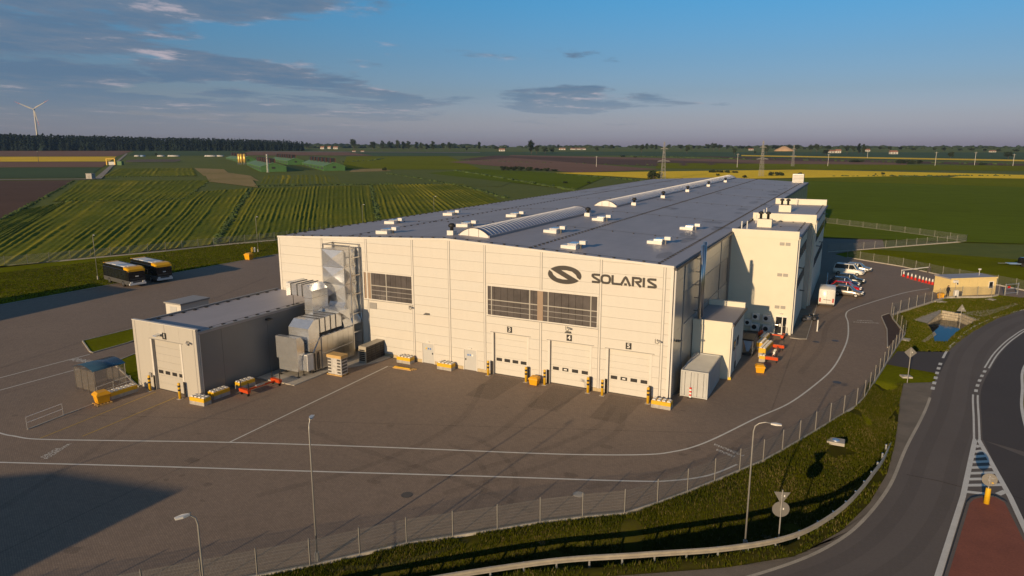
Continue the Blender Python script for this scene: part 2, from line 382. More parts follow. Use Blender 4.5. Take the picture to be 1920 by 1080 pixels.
# ------------------------------------------------------------------ fields
def patch(name, quad, mat, off, n=14, m_=10):
    """a field draped over the land; quad = near-left, near-right, far-right, far-left in survey pixels"""
    a, b, c, d = [Vector((*q, 0)) for q in quad]; vs = []
    for j in range(m_+1):
        for i in range(n+1):
            u, v = i/n, j/m_; q = a*(1-u)*(1-v)+b*u*(1-v)+c*u*v+d*(1-u)*v; g = gp(q.x, q.y); vs.append((g.x, g.y, g.z+off))
    fs = [(j*(n+1)+i, j*(n+1)+i+1, (j+1)*(n+1)+i+1, (j+1)*(n+1)+i) for j in range(m_) for i in range(n)]
    return struct(MB().add(vs, fs).build(name, mat, smooth=True))
FIELDS = [
 # left, from the yard fence outwards
 ('field', ((-400, 460), (4, 412), (139, 338.5), (-400, 342)), 'soil', 0.16),
 ('field', ((-400, 338.0), (163, 333.5), (190, 314.5), (-400, 316)), 'crop_teal', 0.14),
 ('field', ((-400, 315.0), (193, 313.5), (203, 303.6), (-400, 304.6)), 'soil_pink', 0.15),
 ('field', ((-400, 304.0), (205, 303.0), (219, 293.8), (-400, 294.6)), 'rape', 0.18),
 ('field', ((-400, 294.0), (220, 293.2), (250, 282.6), (-400, 282.6)), 'soil_pink', 0.16),
 ('field', ((240, 292), (440, 292), (470, 282.0), (255, 282.0)), 'crop_teal', 0.15),
 ('field', ((392, 341), (484, 352), (470, 333), (384, 327)), 'straw', 0.20),
 ('field', ((382, 330), (440, 333), (420, 318), (364, 315.5)), 'straw', 0.23),
 ('field', ((436, 333), (486, 340), (470, 330), (428, 324)), 'straw', 0.17),
 ('field', ((655, 323), (735, 321), (720, 316.5), (662, 317)), 'straw', 0.19),
 ('field', ((478, 348), (700, 345), (690, 326), (486, 326)), 'meadow', 0.12),
 ('field', ((430, 291.5), (700, 291.8), (640, 284.4), (470, 284.6)), 'soil_pink', 0.22),
 ('field', ((655, 344), (940, 350), (1000, 322), (660, 318)), 'meadow', 0.10),
 ('field', ((800, 325), (1078, 356), (1140, 330), (905, 317)), 'crop_dark', 0.16),
 ('field', ((640, 318), (905, 318), (840, 293), (650, 293)), 'crop_mid', 0.09),
 ('field', ((840, 304), (1080, 324), (1240, 318), (960, 296)), 'soil_pink', 0.15),
 ('field', ((860, 299.5), (1250, 312), (1430, 306), (930, 291.5)), 'soil', 0.13),
 ('field', ((930, 296.5), (1700, 316), (1700, 306), (960, 290.8)), 'soil_pink', 0.12),
 ('field', ((640, 293), (1250, 291.5), (1250, 284.5), (680, 284.5)), 'crop_teal', 0.08),
 ('field', ((1180, 292), (1960, 304), (1960, 286), (1180, 285)), 'crop_teal', 0.09),
 # behind and right of the hall
 ('field', ((1040, 324.5), (1260, 338), (1900, 327.5), (1500, 318.5)), 'ripe', 0.22),
 ('field', ((1230, 316), (1960, 321), (1960, 311.5), (1230, 305.5)), 'crop_mid', 0.13),
 ('field', ((1440, 300.5), (1960, 312), (1960, 308.6), (1300, 292.5)), 'soil', 0.17),
 ('field', ((1390, 292.9), (1960, 303.6), (1960, 300.6), (1390, 290.9)), 'rape', 0.20),
 ('field', ((1400, 442), (2300, 470), (2300, 362), (1400, 336)), 'crop_dark', 0.13),
 ('field', ((1500, 343), (2300, 366), (2300, 338), (1500, 329.5)), 'crop_mid', 0.11),
 ('field', ((1780, 333.5), (2300, 341), (2300, 332), (1820, 327.5)), 'ripe', 0.24),
]
for nm, q, mt, off in FIELDS: patch(nm, q, mt, off)
patch('track', ((176, 336), (190, 336), (213, 311), (206, 311)), 'track', 0.26, 3, 12)
patch('track', ((207, 311.5), (213.5, 311.5), (240, 288), (236, 288)), 'track', 0.26, 2, 12)
patch('track', ((-400, 340.8), (178, 336.6), (178, 335.4), (-400, 339.4)), 'track', 0.24, 12, 1)
patch('path', ((470, 284.9), (900, 286.8), (900, 285.6), (470, 283.6)), 'asphalt', 0.28, 16, 1)

def hay_field(quad, rows, amp, seed, nv=90, dry=0.55, per=5):
    A, B, C, D = [gp(*q) for q in quad]; nu = rows*per; vs = []; hay = []
    for j in range(nv+1):
        v = j/nv
        for i in range(nu+1):
            u = i/nu; p = A*(1-u)*(1-v)+B*u*(1-v)+C*u*v+D*(1-u)*v
            w_ = noise.noise(Vector((p.x*0.02+seed, p.y*0.02, 0)))*0.30+noise.noise(Vector((p.x*0.06+seed, p.y*0.06, 3)))*0.13+noise.noise(Vector((p.x*0.3+seed, p.y*0.3, 3)))*0.10
            rw = u*rows+w_+0.7*noise.noise(Vector((u*rows*0.23, seed*4.1, 0))); ph = rw % 1.0; kr = 0.35+1.3*((math.sin(math.floor(rw)*12.9898+seed*7)*43758.5453) % 1.0); ridge = max(0, 1-abs(ph-0.5)/0.34)
            k = -0.15+0.75*kr+0.8*noise.noise(Vector((p.x*0.035+9*seed, p.y*0.035, 1)))+0.35*noise.noise(Vector((u*rows*0.37+seed*5, v*1.5, 7)))
            nn = noise.noise(Vector((p.x*0.9, p.y*0.9, seed)))
            vs.append((p.x, p.y, hz(p.x, p.y)+0.10+0.62*amp*ridge*max(0.15, k)*(1+0.6*nn)+0.06*nn)); hay.append(max(0, min(1, ridge*dry*max(0, k)*0.8+0.3*nn+0.45*max(0, noise.noise(Vector((p.x*0.022+seed*3, p.y*0.022, 4))))+0.9*max(0, noise.noise(Vector((u*rows*0.31+seed*7, v*0.6, 2)))-0.12)+0.25*max(0, noise.noise(Vector((p.x*0.12+seed*3, p.y*0.05, 8)))))))
    fs = [(j*(nu+1)+i, j*(nu+1)+i+1, (j+1)*(nu+1)+i+1, (j+1)*(nu+1)+i) for j in range(nv) for i in range(nu)]
    o = MB().add(vs, fs).build('field', 'hay_meadow', smooth=True); a = o.data.attributes.new('hay', 'FLOAT', 'POINT'); a.data.foreach_set('value', hay); return struct(o)
hay_field(((-88, 511), (398, 459.5), (468, 353), (126, 378.5)), 29, 0.36, 1.0, 110, 0.75)
hay_field(((-330, 535), (-90, 511.2), (124, 378.7), (40, 395)), 14, 0.34, 7.0, 110, 0.6)
hay_field(((97, 378), (345, 373.5), (392, 338.5), (150, 338.5)), 22, 0.34, 2.0, 50, 0.3)
hay_field(((192, 331), (370, 330.5), (362, 315.5), (222, 316)), 15, 0.45, 3.0, 30, 0.75)
hay_field(((407, 458.5), (706, 421), (692, 348), (476, 353)), 30, 0.36, 4.0, 100, 0.5)
hay_field(((714, 420), (960, 385), (868, 345), (699, 347)), 26, 0.34, 5.0, 90, 0.6)
hay_field(((488, 345), (640, 345), (630, 329), (497, 329)), 16, 0.3, 6.0, 24, 0.4)

# ------------------------------------------------------------------ yard, road, verges
YARD = [(-89.7, -95), (-50, -95), (-28, -49.5)] + FENCE + FENCE_B[1:] + FENCE_C[1:] + [(40, 62.0), (46, 70)] + FR1[::-1] + [(9.3, 96)] + [tuple(gp(*p)[:2]) for p in ((1603, 470), (1659, 465.5), (1650, 431.5), (1547, 419))] + [(3, 170), (-52, 170), (-70, 110), (-89.7, 100)]
yard = struct(MB().add(*fill(YARD, 0.0)).build('yard_pavement', 'paving'))
road = struct(MB().add(*fill(EDGE + RIGHT[::-1] + [(24, -60), (-6, -60)], 0.006)).build('road', 'asphalt'))
dk = resample(CENTRE, 40); rk = resample([p for p in RIGHT if p[1] > 0.0], 40)
lane = MB().add([(x+0.35, y, 0.011) for x, y in dk]+[(x-0.1, y, 0.011) for x, y in rk], [(i, 40+i, 41+i, i+1) for i in range(39)])
lane.add([(22.5, 3, 0.011), (25.3, 0.5, 0.011), (24.8, -16, 0.011), (24.5, -30, 0.011), (22.95, -30, 0.011), (22.85, -16, 0.011), (22.75, -6, 0.011)], [(0, 6, 2, 1), (6, 5, 2), (5, 4, 3, 2)])
struct(lane.build('road_lane', 'asphalt_dark'))
struct(MB().add(*fill([tuple(gp(*p)[:2]) for p in ((1682, 659), (1782, 660), (1762, 701), (1662, 683))], 0.012)).build('driveway', 'asphalt_dark'))
# gravel shoulder between verge and road
sh = resample(VERGE_B, 60); ed = resample([p for p in EDGE if -44 < p[1] < 16.5], 60)
struct(MB().add([(x, y, 0.003) for x, y in sh]+[(x+0.15, y, 0.003) for x, y in ed], [(i, 60+i, 61+i, i+1) for i in range(59)]).build('road_shoulder', 'gravel'))
sh = [tuple(gp(*p)[:2]) for p in ((1778, 659), (1795, 643), (1825, 622), (1870, 597), (1940, 574))]; sh = resample(sh, 24); ed = resample([p for p in EDGE if p[1] > 25 and p[1] < 60], 24)
struct(MB().add([(x, y, 0.003) for x, y in sh]+[(x, y, 0.003) for x, y in ed], [(i, 24+i, 25+i, i+1) for i in range(23)]).build('road_shoulder', 'gravel'))

def verge_z(i, v, x, y):
    t = i/(NV-1); dep = 1.9 if t < 0.55 else 1.9-(t-0.55)/0.45*1.55
    if v < 0.12: p = 0.0
    elif v < 0.46: q = (v-0.12)/0.34; p = q*q*(3-2*q)
    elif v < 0.68: p = 1.0
    elif v < 0.93: q = (v-0.68)/0.25; p = 1-q
    else: p = 0.0
    bm_ = 0.42*max(0, 1-abs(v-0.905)/0.06) if t < 0.9 else 0.0  # berm added below the guard rail to block low sun and widen ditch shade
    return bm_-dep*p+0.10*noise.noise(Vector((x*0.6, y*0.6, 0)))*(1 if 0.06 < v < 0.95 else 0)+0.01
NW = 26; vs = []; VERGE_PT = []
for i in range(NV):
    for j in range(NW+1):
        v = j/NW; x = VA[i][0]*(1-v)+VB[i][0]*v; y = VA[i][1]*(1-v)+VB[i][1]*v; vs.append((x, y, verge_z(i, v, x, y)))
VERGE_V = vs
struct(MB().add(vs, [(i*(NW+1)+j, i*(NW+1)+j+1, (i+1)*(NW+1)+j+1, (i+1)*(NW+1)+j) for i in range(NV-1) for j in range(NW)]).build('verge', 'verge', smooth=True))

# pond verge: a lawn with a basin sunk into it
def pond_z(x, y):
    if pip(x, y, POND_RIM): return -1.35*min(1, pdist(x, y, POND_RIM, True)/0.35)
    return 0.012+0.04*noise.noise(Vector((x*0.5, y*0.5, 0)))
bm = bmesh.new(); bx0, bx1 = min(p[0] for p in VERGE2), max(p[0] for p in VERGE2); by0, by1 = min(p[1] for p in VERGE2), max(p[1] for p in VERGE2)
st = 0.35; nx, ny = int((bx1-bx0)/st)+2, int((by1-by0)/st)+2; idx = {}; vs = []; fs = []
for j in range(ny+1):
    for i in range(nx+1):
        x, y = bx0+i*st, by0+j*st
        if pip(x, y, VERGE2): idx[i, j] = len(vs); vs.append((x, y, pond_z(x, y)))
for j in range(ny):
    for i in range(nx):
        q = [(i, j), (i+1, j), (i+1, j+1), (i, j+1)]
        if all(k in idx for k in q): fs.append(tuple(idx[k] for k in q))
struct(MB().add(vs, fs).build('lawn', 'lawn', smooth=True))
PW = [tuple(gp(*p)[:2]) for p in ((1722, 601), (1763, 585), (1803, 590), (1828, 600), (1795, 619), (1775, 634), (1757, 634), (1752, 622), (1742, 608))]
struct(MB().add(*fill(PW, -0.95)).build('water', 'water'), 'dark blue rainwater pond in a stone lined basin')

# painted markings -----------------------------------------------------------
def P2(*px): return [tuple(gp(*p)[:2]) for p in px]
ml = MB()
ribbon(ml, smoothline(P2((-60, 790), (0, 812), (28, 818), (70, 823.5), (200, 826), (430, 829.5), (700, 838), (1000, 850), (1130, 853), (1220, 852), (1262, 847), (1300, 838), (1345, 820), (1420, 783), (1480, 756), (1530, 720), (1562, 690), (1582, 655), (1590, 630), (1590, 605), (1586, 590), (1596, 580), (1640, 565), (1680, 553), (1710, 546), (1742, 541))), 0.15, 0.008)
ribbon(ml, smoothline(P2((-60, 865), (0, 867), (300, 875), (590, 884), (900, 893), (1180, 902), (1262, 901), (1330, 891), (1382, 871))), 0.15, 0.009)
ribbon(ml, P2((430, 829.5), (727, 687), (760, 691)), 0.13, 0.010)
ribbon(ml, P2((-40, 719), (168, 664.5)), 0.13, 0.008); ribbon(ml, P2((-40, 742.5), (163, 687.5)), 0.13, 0.008)
ml.build('yard_marking', 'road_white', yard)
my = MB(); ribbon(my, P2((75, 822), (292, 735)), 0.10, 0.008); ribbon(my, P2((155, 818), (330, 745)), 0.10, 0.008)
my.build('yard_marking', 'road_yellow', yard)
def yard_text(txt, c, d, size):
    me = text_mesh(txt, size, 'road_white'); c = gp(*c); a, b = gp(*d[0]), gp(*d[1]); ang = math.atan2(b.y-a.y, b.x-a.x)
    o = link('yard_lettering', me, yard, (c.x, c.y, 0.012), ang)
yard_text('DROGA', (95, 849), ((82, 855), (110, 839)), 0.43); yard_text('POŻAROWA', (109, 846), ((90, 858), (128, 834)), 0.43)
yard_text('DROGA', (1360, 849.5), ((1385, 851), (1342, 834)), 0.43); yard_text('POŻAROWA', (1366, 843.5), ((1388, 853), (1340, 834)), 0.43)
yard_text('DROGA', (1622, 601.5), ((1600, 601), (1645, 603)), 0.5); yard_text('POŻAROWA', (1624, 605), ((1600, 604), (1645, 606)), 0.5); yard_text('DROGA', (156, 675.5), ((143, 674), (172, 678)), 0.7); yard_text('POŻAROWA', (160, 678.5), ((145, 676.5), (175, 680.5)), 0.7)
mr = MB()
ribbon(mr, [p for p in EDGE if p[1] > 23.5], 0.22, 0.013)
mw = MB(); ribbon(mw, [p for p in EDGE if p[1] < 12.8], 0.20, 0.013); mw.build('road_marking', 'road_worn', road)
c1 = [(x-0.17, y) for x, y in CENTRE]; c2 = [(x+0.17, y) for x, y in CENTRE]
lo = [p for p in c1 if p[1] < 14.5]; ribbon(mr, lo, 0.14, 0.017); ribbon(mr, [p for p in c2 if p[1] < 14.5], 0.14, 0.017)
ribbon(mr, [p for p in CENTRE if 14 < p[1] < 22.6], 0.26, 0.017, (0.8, 0.9))
ribbon(mr, [p for p in c1 if p[1] > 22.4], 0.14, 0.017); ribbon(mr, [p for p in c2 if p[1] > 22.4], 0.14, 0.017)
ribbon(mr, [p for p in RIGHT if p[1] > 5], 0.22, 0.017)
ti, bl, br = (22.08, 3.0), (20.25, -7.2), (22.62, -6.2)
ribbon(mr, [(22.0, 3.0), (20.15, -7.4), (18.0, -17.6), (16, -27)], 0.30, 0.018); ribbon(mr, [(22.2, 3.0), (22.72, -6.2), (22.92, -16), (23.0, -30)], 0.30, 0.018)
for k in range(9):
    u = 0.16+k*0.098; a = (ti[0]+(bl[0]-ti[0])*u, ti[1]+(bl[1]-ti[1])*u+0.0); b = (ti[0]+(br[0]-ti[0])*u, ti[1]+(br[1]-ti[1])*u+0.25)
    if k == 8: ribbon(mr, [(a[0]+1.75, a[1]+0.5), b], 0.34, 0.016); ribbon(mr, [a, (a[0]+1.1, a[1]+0.25)], 0.34, 0.016)
    else: ribbon(mr, [a, b], 0.34, 0.016)
mr.build('road_marking', 'road_white', road)
# give-way teeth across the entrance
mg = MB(); ribbon(mg, [p for p in EDGE if 12.5 < p[1] < 24.5], 0.30, 0.020, (0.85, 0.85)); mg.build('road_marking', 'road_white', road)
# worn tyre arcs on the yard
mt = MB()
for off in (0, 1.9):
    c = gp(700, 905); pts = [(c.x+ (7.2+off)*math.cos(a)*1.0, c.y+(7.2+off)*math.sin(a)) for a in [R(-70+k*6) for k in range(26)]]; ribbon(mt, pts, 0.40, 0.005)
for px in (((560, 800), (700, 850), (860, 900), (1000, 960)), ((905, 720), (860, 790), (700, 870), (480, 930)), ((1150, 760), (1120, 800), (1000, 850), (800, 905)), ((1170, 775), (1150, 815), (1030, 870), (830, 925)), ((300, 760), (240, 800), (120, 880), (-60, 990)), ((1010, 735), (985, 770), (900, 830), (700, 900)), ((1480, 760), (1430, 800), (1300, 870), (1100, 915)), ((1500, 700), (1540, 650), (1560, 600), (1640, 560)), ((1470, 690), (1510, 650), (1530, 600), (1610, 560)), ((500, 520), (400, 560), (250, 610), (0, 690))):
    ribbon(mt, smoothline(P2(*px)), 0.55, 0.0045+0.0003*random.random())
mt.build('tyre_mark', 'rubber_mark', yard)
# oil spots, patched trenches and dirt on the paving
ms = MB(); rs = random.Random(3)
for _ in range(46):
    px, py = rs.uniform(-20, 1500), rs.uniform(715, 1040); c = gp(px, py); r0 = rs.choice((0.10, 0.14, 0.2, 0.3, 0.5)); n = 18; sq = rs.uniform(0.5, 1)
    ms.add([(c.x+r0*(1+0.35*noise.noise(Vector((math.cos(k*0.35)*1.7, math.sin(k*0.35)*1.7, _))))*math.cos(2*math.pi*k/n), c.y+sq*r0*(1+0.35*noise.noise(Vector((math.cos(k*0.35)*1.7, math.sin(k*0.35)*1.7, _))))*math.sin(2*math.pi*k/n), 0.0030+0.00003*_) for k in range(n)], [tuple(range(n))])
for x in (-14.7, -8.8, -3.4): ms.add([(x-1.5, -0.2, 0.0028), (x+1.5, -0.2, 0.0028), (x+1.3, -6, 0.0028), (x-1.3, -6, 0.0028)], [(0, 3, 2, 1)])
ms.build('oil_stain', 'stain', yard)
mj = MB()
for a_, b_ in (((-42, -24), (6, -4)), ((-89, -30), (-44, -30)), ((-26, -60), (-26, -1)), ((-60, -45), (-60, 30)), ((8, 2), (8, 60)), ((-52, -24), (-52, 60))): ribbon(mj, [a_, b_], 0.12, 0.0026)
mj.build('paving_joint', 'stain', yard)
# crack in the road by the island
mwt = MB()
for off in (1.1, 2.9): ribbon(mwt, [(x+off, y-off*0.25) for x, y in EDGE if y > -30], 0.75, 0.0085+off*0.0003)
mwt.build('wheel_track', 'rubber_mark', road)
mk = MB(); ribbon(mk, P2((1700, 890), (1760, 902), (1805, 914)), 0.05, 0.015); ribbon(mk, P2((1885, 926), (1920, 937)), 0.06, 0.0155); mk.build('road_crack', 'bare_soil', road)

# raised red traffic island
isl = P2((1768, 1085), (1817, 940), (1838, 934), (1862, 933), (1884, 942), (1918, 1010), (1938, 1085)) 
isl = [(x, y) for x, y in isl]; isl[0] = (17.6, -21); isl[-1] = (22.75, -21)
struct(MB().prism(isl, 0.006, 0.13).build('traffic_island', 'red_paving'))
def kerb_line(pts, wd, z0, z1, name='kerb', mat='kerb', seg=1.0):
    """single kerb stones along a line, with open joints"""
    P = resample(pts, max(2, int(sum(math.dist(a, b) for a, b in zip(pts, pts[1:]))/seg)+1)); mb = MB()
    for a, b in zip(P, P[1:]):
        d = Vector((b[0]-a[0], b[1]-a[1], 0)); L = d.length
        if L < 1e-3: continue
        d /= L; n = Vector((-d.y, d.x, 0))*wd/2; A = Vector((*a, 0))+d*0.012; B = Vector((*b, 0))-d*0.012
        mb.loft([[(p.x, p.y, z) for p in (A-n, B-n, B+n, A+n)] for z in (z0, z1)])
    return mb.build(name, mat)
struct(kerb_line(isl, 0.16, 0.0, 0.137, seg=0.8, mat='asphalt'))
# mown islands in the yard
for q in (((155, 640), (171, 663), (252, 640), (252, 616)), ((212, 681), (262, 728), (258, 662))):
    pg = P2(*q); mb = MB(); mb.add(*fill(pg, 0.05)); struct(mb.build('grass_island', 'lawn')); struct(kerb_line(pg+[pg[0]], 0.12, 0.0, 0.10))
struct(kerb_line([(-89.8, y) for y in range(-60, 104, 4)], 0.14, 0.0, 0.07, seg=1.0))
bed = P2((1652, 593), (1667, 588), (1690, 622), (1664, 652), (1663, 618)); struct(MB().add(*fill(bed, 0.03)).build('soil_bed', 'bare_soil')); struct(kerb_line([bed[4], bed[0], bed[1]], 0.1, 0, 0.09)); struct(kerb_line([bed[3], bed[4]], 0.1, 0, 0.09))
gv = [(7.25, 26.0), (8.95, 25.9), (8.95, 47.5), (7.25, 47.5)]; struct(MB().add(*fill(gv, 0.02)).build('gravel_strip', 'gravel')); struct(kerb_line([gv[0], gv[1], gv[2]], 0.08, 0, 0.06))
# ------------------------------------------------------------------ building materials
M('panel', (0.62, 0.595, 0.545), 0.42, var=0.014, vs=1.0, spec=0.45, stretch=(2.5, 2.5, 0.2))
M('panel_annex', (0.48, 0.455, 0.41), 0.42, var=0.02, vs=1.0, stretch=(2, 2, 0.2)); M('panel_warm', (0.624, 0.592, 0.538), 0.40, var=0.018, vs=1.0, spec=0.45, stretch=(2, 2, 0.15)); M('panel_cool', (0.608, 0.586, 0.542), 0.46, var=0.018, vs=1.0, spec=0.45, stretch=(3, 3, 0.25)); PANELS = ['panel', 'panel', 'panel_warm', 'panel_cool']
M('panel_joint', (0.47, 0.44, 0.39), 0.8, var=0.1)
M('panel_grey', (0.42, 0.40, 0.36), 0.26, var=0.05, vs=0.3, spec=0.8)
M('panel_dark', (0.22, 0.21, 0.20), 0.3, var=0.05, vs=0.3, spec=0.5)
M('column_brown', (0.30, 0.22, 0.16), 0.6, var=0.05)
M('trim_light', (0.66, 0.63, 0.58), 0.45, var=0.04)
M('trim_grey', (0.30, 0.29, 0.28), 0.5, var=0.06)
M('plinth', (0.50, 0.40, 0.24), 0.85, var=0.12, vs=2)
M('membrane', (0.37, 0.345, 0.360), 0.52, var=0.15, vs=0.05, vs2=0.6, spec=0.45, bump=0.05, bs=2, stretch=(1, 0.25, 1))
M('black', (0.018, 0.017, 0.018), 0.6, var=0.2)
M('logo_dark', (0.035, 0.031, 0.029), 0.5, var=0.1)
M('white_paint', (0.78, 0.76, 0.72), 0.45, var=0.04)
M('plaster', (0.72, 0.68, 0.56), 0.85, var=0.03, vs=0.5, bump=0.05, bs=60)
M('polycarb', (0.095, 0.085, 0.083), 0.22, var=0.25, vs=0.6, spec=0.6)
M('polycarb_light', (0.36, 0.33, 0.30), 0.3, var=0.15, vs=0.8)
M('skylight', (0.17, 0.235, 0.37), 0.42, var=0.06, spec=0.18)
M('rib_white', (0.72, 0.71, 0.70), 0.5, var=0.05)
M('glass', (0.015, 0.018, 0.022), 0.06, var=0.2, spec=0.9)
M('aluminium', (0.62, 0.62, 0.62), 0.30, 1.0, var=0.10, vs=1.2)
M('galv', (0.70, 0.72, 0.75), 0.27, 0.78, var=0.16, vs=1.5, vs2=9)
M('steel_dark', (0.10, 0.10, 0.10), 0.4, 0.8, var=0.2)
M('white_metal', (0.72, 0.70, 0.66), 0.35, var=0.04)
M('dark_trim', (0.045, 0.045, 0.055), 0.5, var=0.1)
M('door_grey', (0.50, 0.50, 0.49), 0.4, var=0.03)
M('sticker_blue', (0.10, 0.22, 0.50), 0.5); M('sticker_yellow', (0.75, 0.52, 0.05), 0.5)

HW, HD = 42.75, 148.0
def roof_z(x): return 12.5-0.97*abs(x+21.375)/21.375
def cut(rect, holes):
    x0, x1, z0, z1 = rect; xs = sorted({x0, x1, *[v for h in holes for v in h[:2] if x0 < v < x1]}); zs = sorted({z0, z1, *[v for h in holes for v in h[2:] if z0 < v < z1]}); out = []
    for a, b in zip(zs, zs[1:]):
        run = None
        for c, d in zip(xs, xs[1:]):
            inside = any(h[0] <= (c+d)/2 <= h[1] and h[2] <= (a+b)/2 <= h[3] for h in holes)
            if inside: run = None; continue
            if run: run[1] = d
            else: run = [c, d, a, b]; out.append(run)
    return [tuple(r) for r in out]
hall = thing('factory_hall', 'huge cream panelled factory hall with grey roof and rows of skylights', 'building')
DOORS = [('3', -16.45, -13.0, 4.08), ('4', -10.72, -6.95, 4.05), ('5', -5.24, -1.63, 4.02)]
PDOORS = [(-24.52, -23.04), (-19.76, -18.22)]
WINS = [(-31.35, -25.5, 5.88, 8.58), (-17.03, -6.36, 5.76, 8.47)]
holes = [(a, b, -1, h) for _, a, b, h in DOORS]+[(a, b, -1, 2.12) for a, b in PDOORS]+WINS
BX = [-42.75, -36.72, -30.97, -25.38, -21.2, -17.36, -11.65, -6.1, -0.68, 0.0]
# solid wall behind the cladding
mb = MB()
for r_ in cut((-42.65, -0.1, 0.0, 11.45), holes): mb.box(r_[0], r_[1], 0.07, 0.32, r_[2], r_[3])
mb.prism_y([(-42.65, 11.45), (-0.1, 11.45), (-21.375, 12.4)], 0.07, 0.32)
mb.box(-42.65, -42.4, 0.32, HD, 0, 11.45); mb.box(-42.65, -0.1, HD-0.3, HD, 0, 11.45)
mb.box(-0.35, -0.1, 0.32, HD-0.3, 0, 11.45)
mb.build('wall', 'panel_joint', hall)
# cladding panels, row by row and bay by bay
ROWS = [0.32]+[10.6-0.95*k for k in range(10, -1, -1)]+[11.55, 12.5]
ROWS = [z for z in ROWS if z >= 0.32]
for b0, b1 in zip(BX, BX[1:]):
    for z0, z1 in zip(ROWS, ROWS[1:]):
        g = 0.012; mb = MB(); last = None
        for r_ in cut((b0+g, b1-g, z0+g, z1-g*0.0-0.006), holes):
            tl, tr = min(r_[3], roof_z(r_[0])-0.05), min(r_[3], roof_z(r_[1])-0.05)
            if max(tl, tr) <= r_[2]+0.02: continue
            if last and (r_[0] >= last[1] or r_[1] <= last[0]) and mb.v: mb.build('wall_panel', random.choice(PANELS), hall); mb = MB()
            last = r_; poly = [(r_[0], r_[2]), (r_[1], r_[2])]
            if tr > r_[2]: poly.append((r_[1], tr))
            if r_[0] < -21.375 < r_[1] and r_[3] > 12.3: poly.append((-21.375, min(r_[3], 12.44)))
            if tl > r_[2]: poly.append((r_[0], tl))
            if len(poly) > 2: mb.prism_y(poly, 0.0, 0.066)
        if mb.v: mb.build('wall_panel', random.choice(PANELS), hall)
for z in range(0, 1):
    for r_ in cut((-42.75, 0, 0.0, 0.31), holes): MB().box(r_[0], r_[1], 0.02, 0.066, 0.0, 0.31).build('plinth', 'plinth', hall)
for x in BX[1:-1]:
    for r_ in cut((x-0.13, x+0.13, 0.31, roof_z(x)-0.08), [WINS[1]]):
        mb = MB(); mb.box(x-0.06, x+0.06, -0.035, -0.002, r_[2], r_[3]); mb.mat(1); mb.box(x-0.12, x-0.062, -0.022, -0.002, r_[2], r_[3]).box(x+0.062, x+0.12, -0.022, -0.002, r_[2], r_[3]); mb.build('cover_strip', ['trim_light', 'trim_grey'], hall)
for xa, xb in ((-42.80, -42.55), (-0.16, 0.05)): MB().box(xa, xb, -0.05, -0.003, 0.0, 11.40).build('corner_trim', 'trim_light', hall)
mb = MB()
for xa, xb in ((-42.85, -21.375), (-21.375, 0.06)): mb.prism_y([(xa, roof_z(max(xa, -42.75))-0.10), (xb, roof_z(min(xb, 0))-0.10), (xb, roof_z(min(xb, 0))+0.09), (xa, roof_z(max(xa, -42.75))+0.09)], -0.07, 0.14)
mb.build('verge_flashing', 'trim_light', hall)
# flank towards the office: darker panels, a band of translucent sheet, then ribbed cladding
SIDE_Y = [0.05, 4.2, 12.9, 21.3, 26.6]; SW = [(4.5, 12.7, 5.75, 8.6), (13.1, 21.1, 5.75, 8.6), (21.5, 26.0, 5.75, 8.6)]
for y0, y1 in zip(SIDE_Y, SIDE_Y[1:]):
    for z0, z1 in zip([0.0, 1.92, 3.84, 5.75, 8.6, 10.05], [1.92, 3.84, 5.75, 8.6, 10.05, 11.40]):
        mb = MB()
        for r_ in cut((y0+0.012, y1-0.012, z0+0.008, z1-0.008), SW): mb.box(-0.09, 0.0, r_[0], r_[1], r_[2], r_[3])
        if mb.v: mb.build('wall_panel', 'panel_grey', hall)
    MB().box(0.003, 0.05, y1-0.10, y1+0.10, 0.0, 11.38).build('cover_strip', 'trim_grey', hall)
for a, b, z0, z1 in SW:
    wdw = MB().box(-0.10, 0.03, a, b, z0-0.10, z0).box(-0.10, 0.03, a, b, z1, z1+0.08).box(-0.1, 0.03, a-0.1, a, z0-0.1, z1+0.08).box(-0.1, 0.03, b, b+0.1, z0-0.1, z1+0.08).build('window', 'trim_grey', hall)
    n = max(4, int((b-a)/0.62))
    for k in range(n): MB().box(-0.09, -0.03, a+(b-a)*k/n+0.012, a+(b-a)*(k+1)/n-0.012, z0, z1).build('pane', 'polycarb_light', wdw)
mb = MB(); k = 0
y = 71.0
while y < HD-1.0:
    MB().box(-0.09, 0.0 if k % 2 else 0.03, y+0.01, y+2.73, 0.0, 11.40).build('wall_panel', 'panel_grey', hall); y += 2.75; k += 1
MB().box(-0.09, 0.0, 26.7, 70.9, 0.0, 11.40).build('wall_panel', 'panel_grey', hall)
# roof
mb = MB()
for sgn in (0, 1):
    xa, xb = ((-42.85, -21.375), (-21.375, 0.10))[sgn]
    mb.prism_y([(xa, roof_z(max(xa, -42.75))-0.10), (xb, roof_z(min(xb, 0))-0.10), (xb, roof_z(min(xb, 0))+0.06), (xa, roof_z(max(xa, -42.75))+0.06)], 0.143, HD+0.1)
mb.build('roof', 'membrane', hall)
for a_, b_ in ((0.0, 27.0), (71.2, HD)): MB().box(0.103, 0.26, a_, b_, 11.22, 11.44).build('gutter', 'dark_trim', hall)
MB().tube([(0.20, 0.02, 11.25), (0.20, 0.02, 0.1)], 0.07, 8).build('downpipe', 'white_metal', hall)
MB().tube([(0.16, 26.4, 11.25), (0.16, 26.4, 0.1)], 0.07, 8).build('downpipe', 'trim_grey', hall)
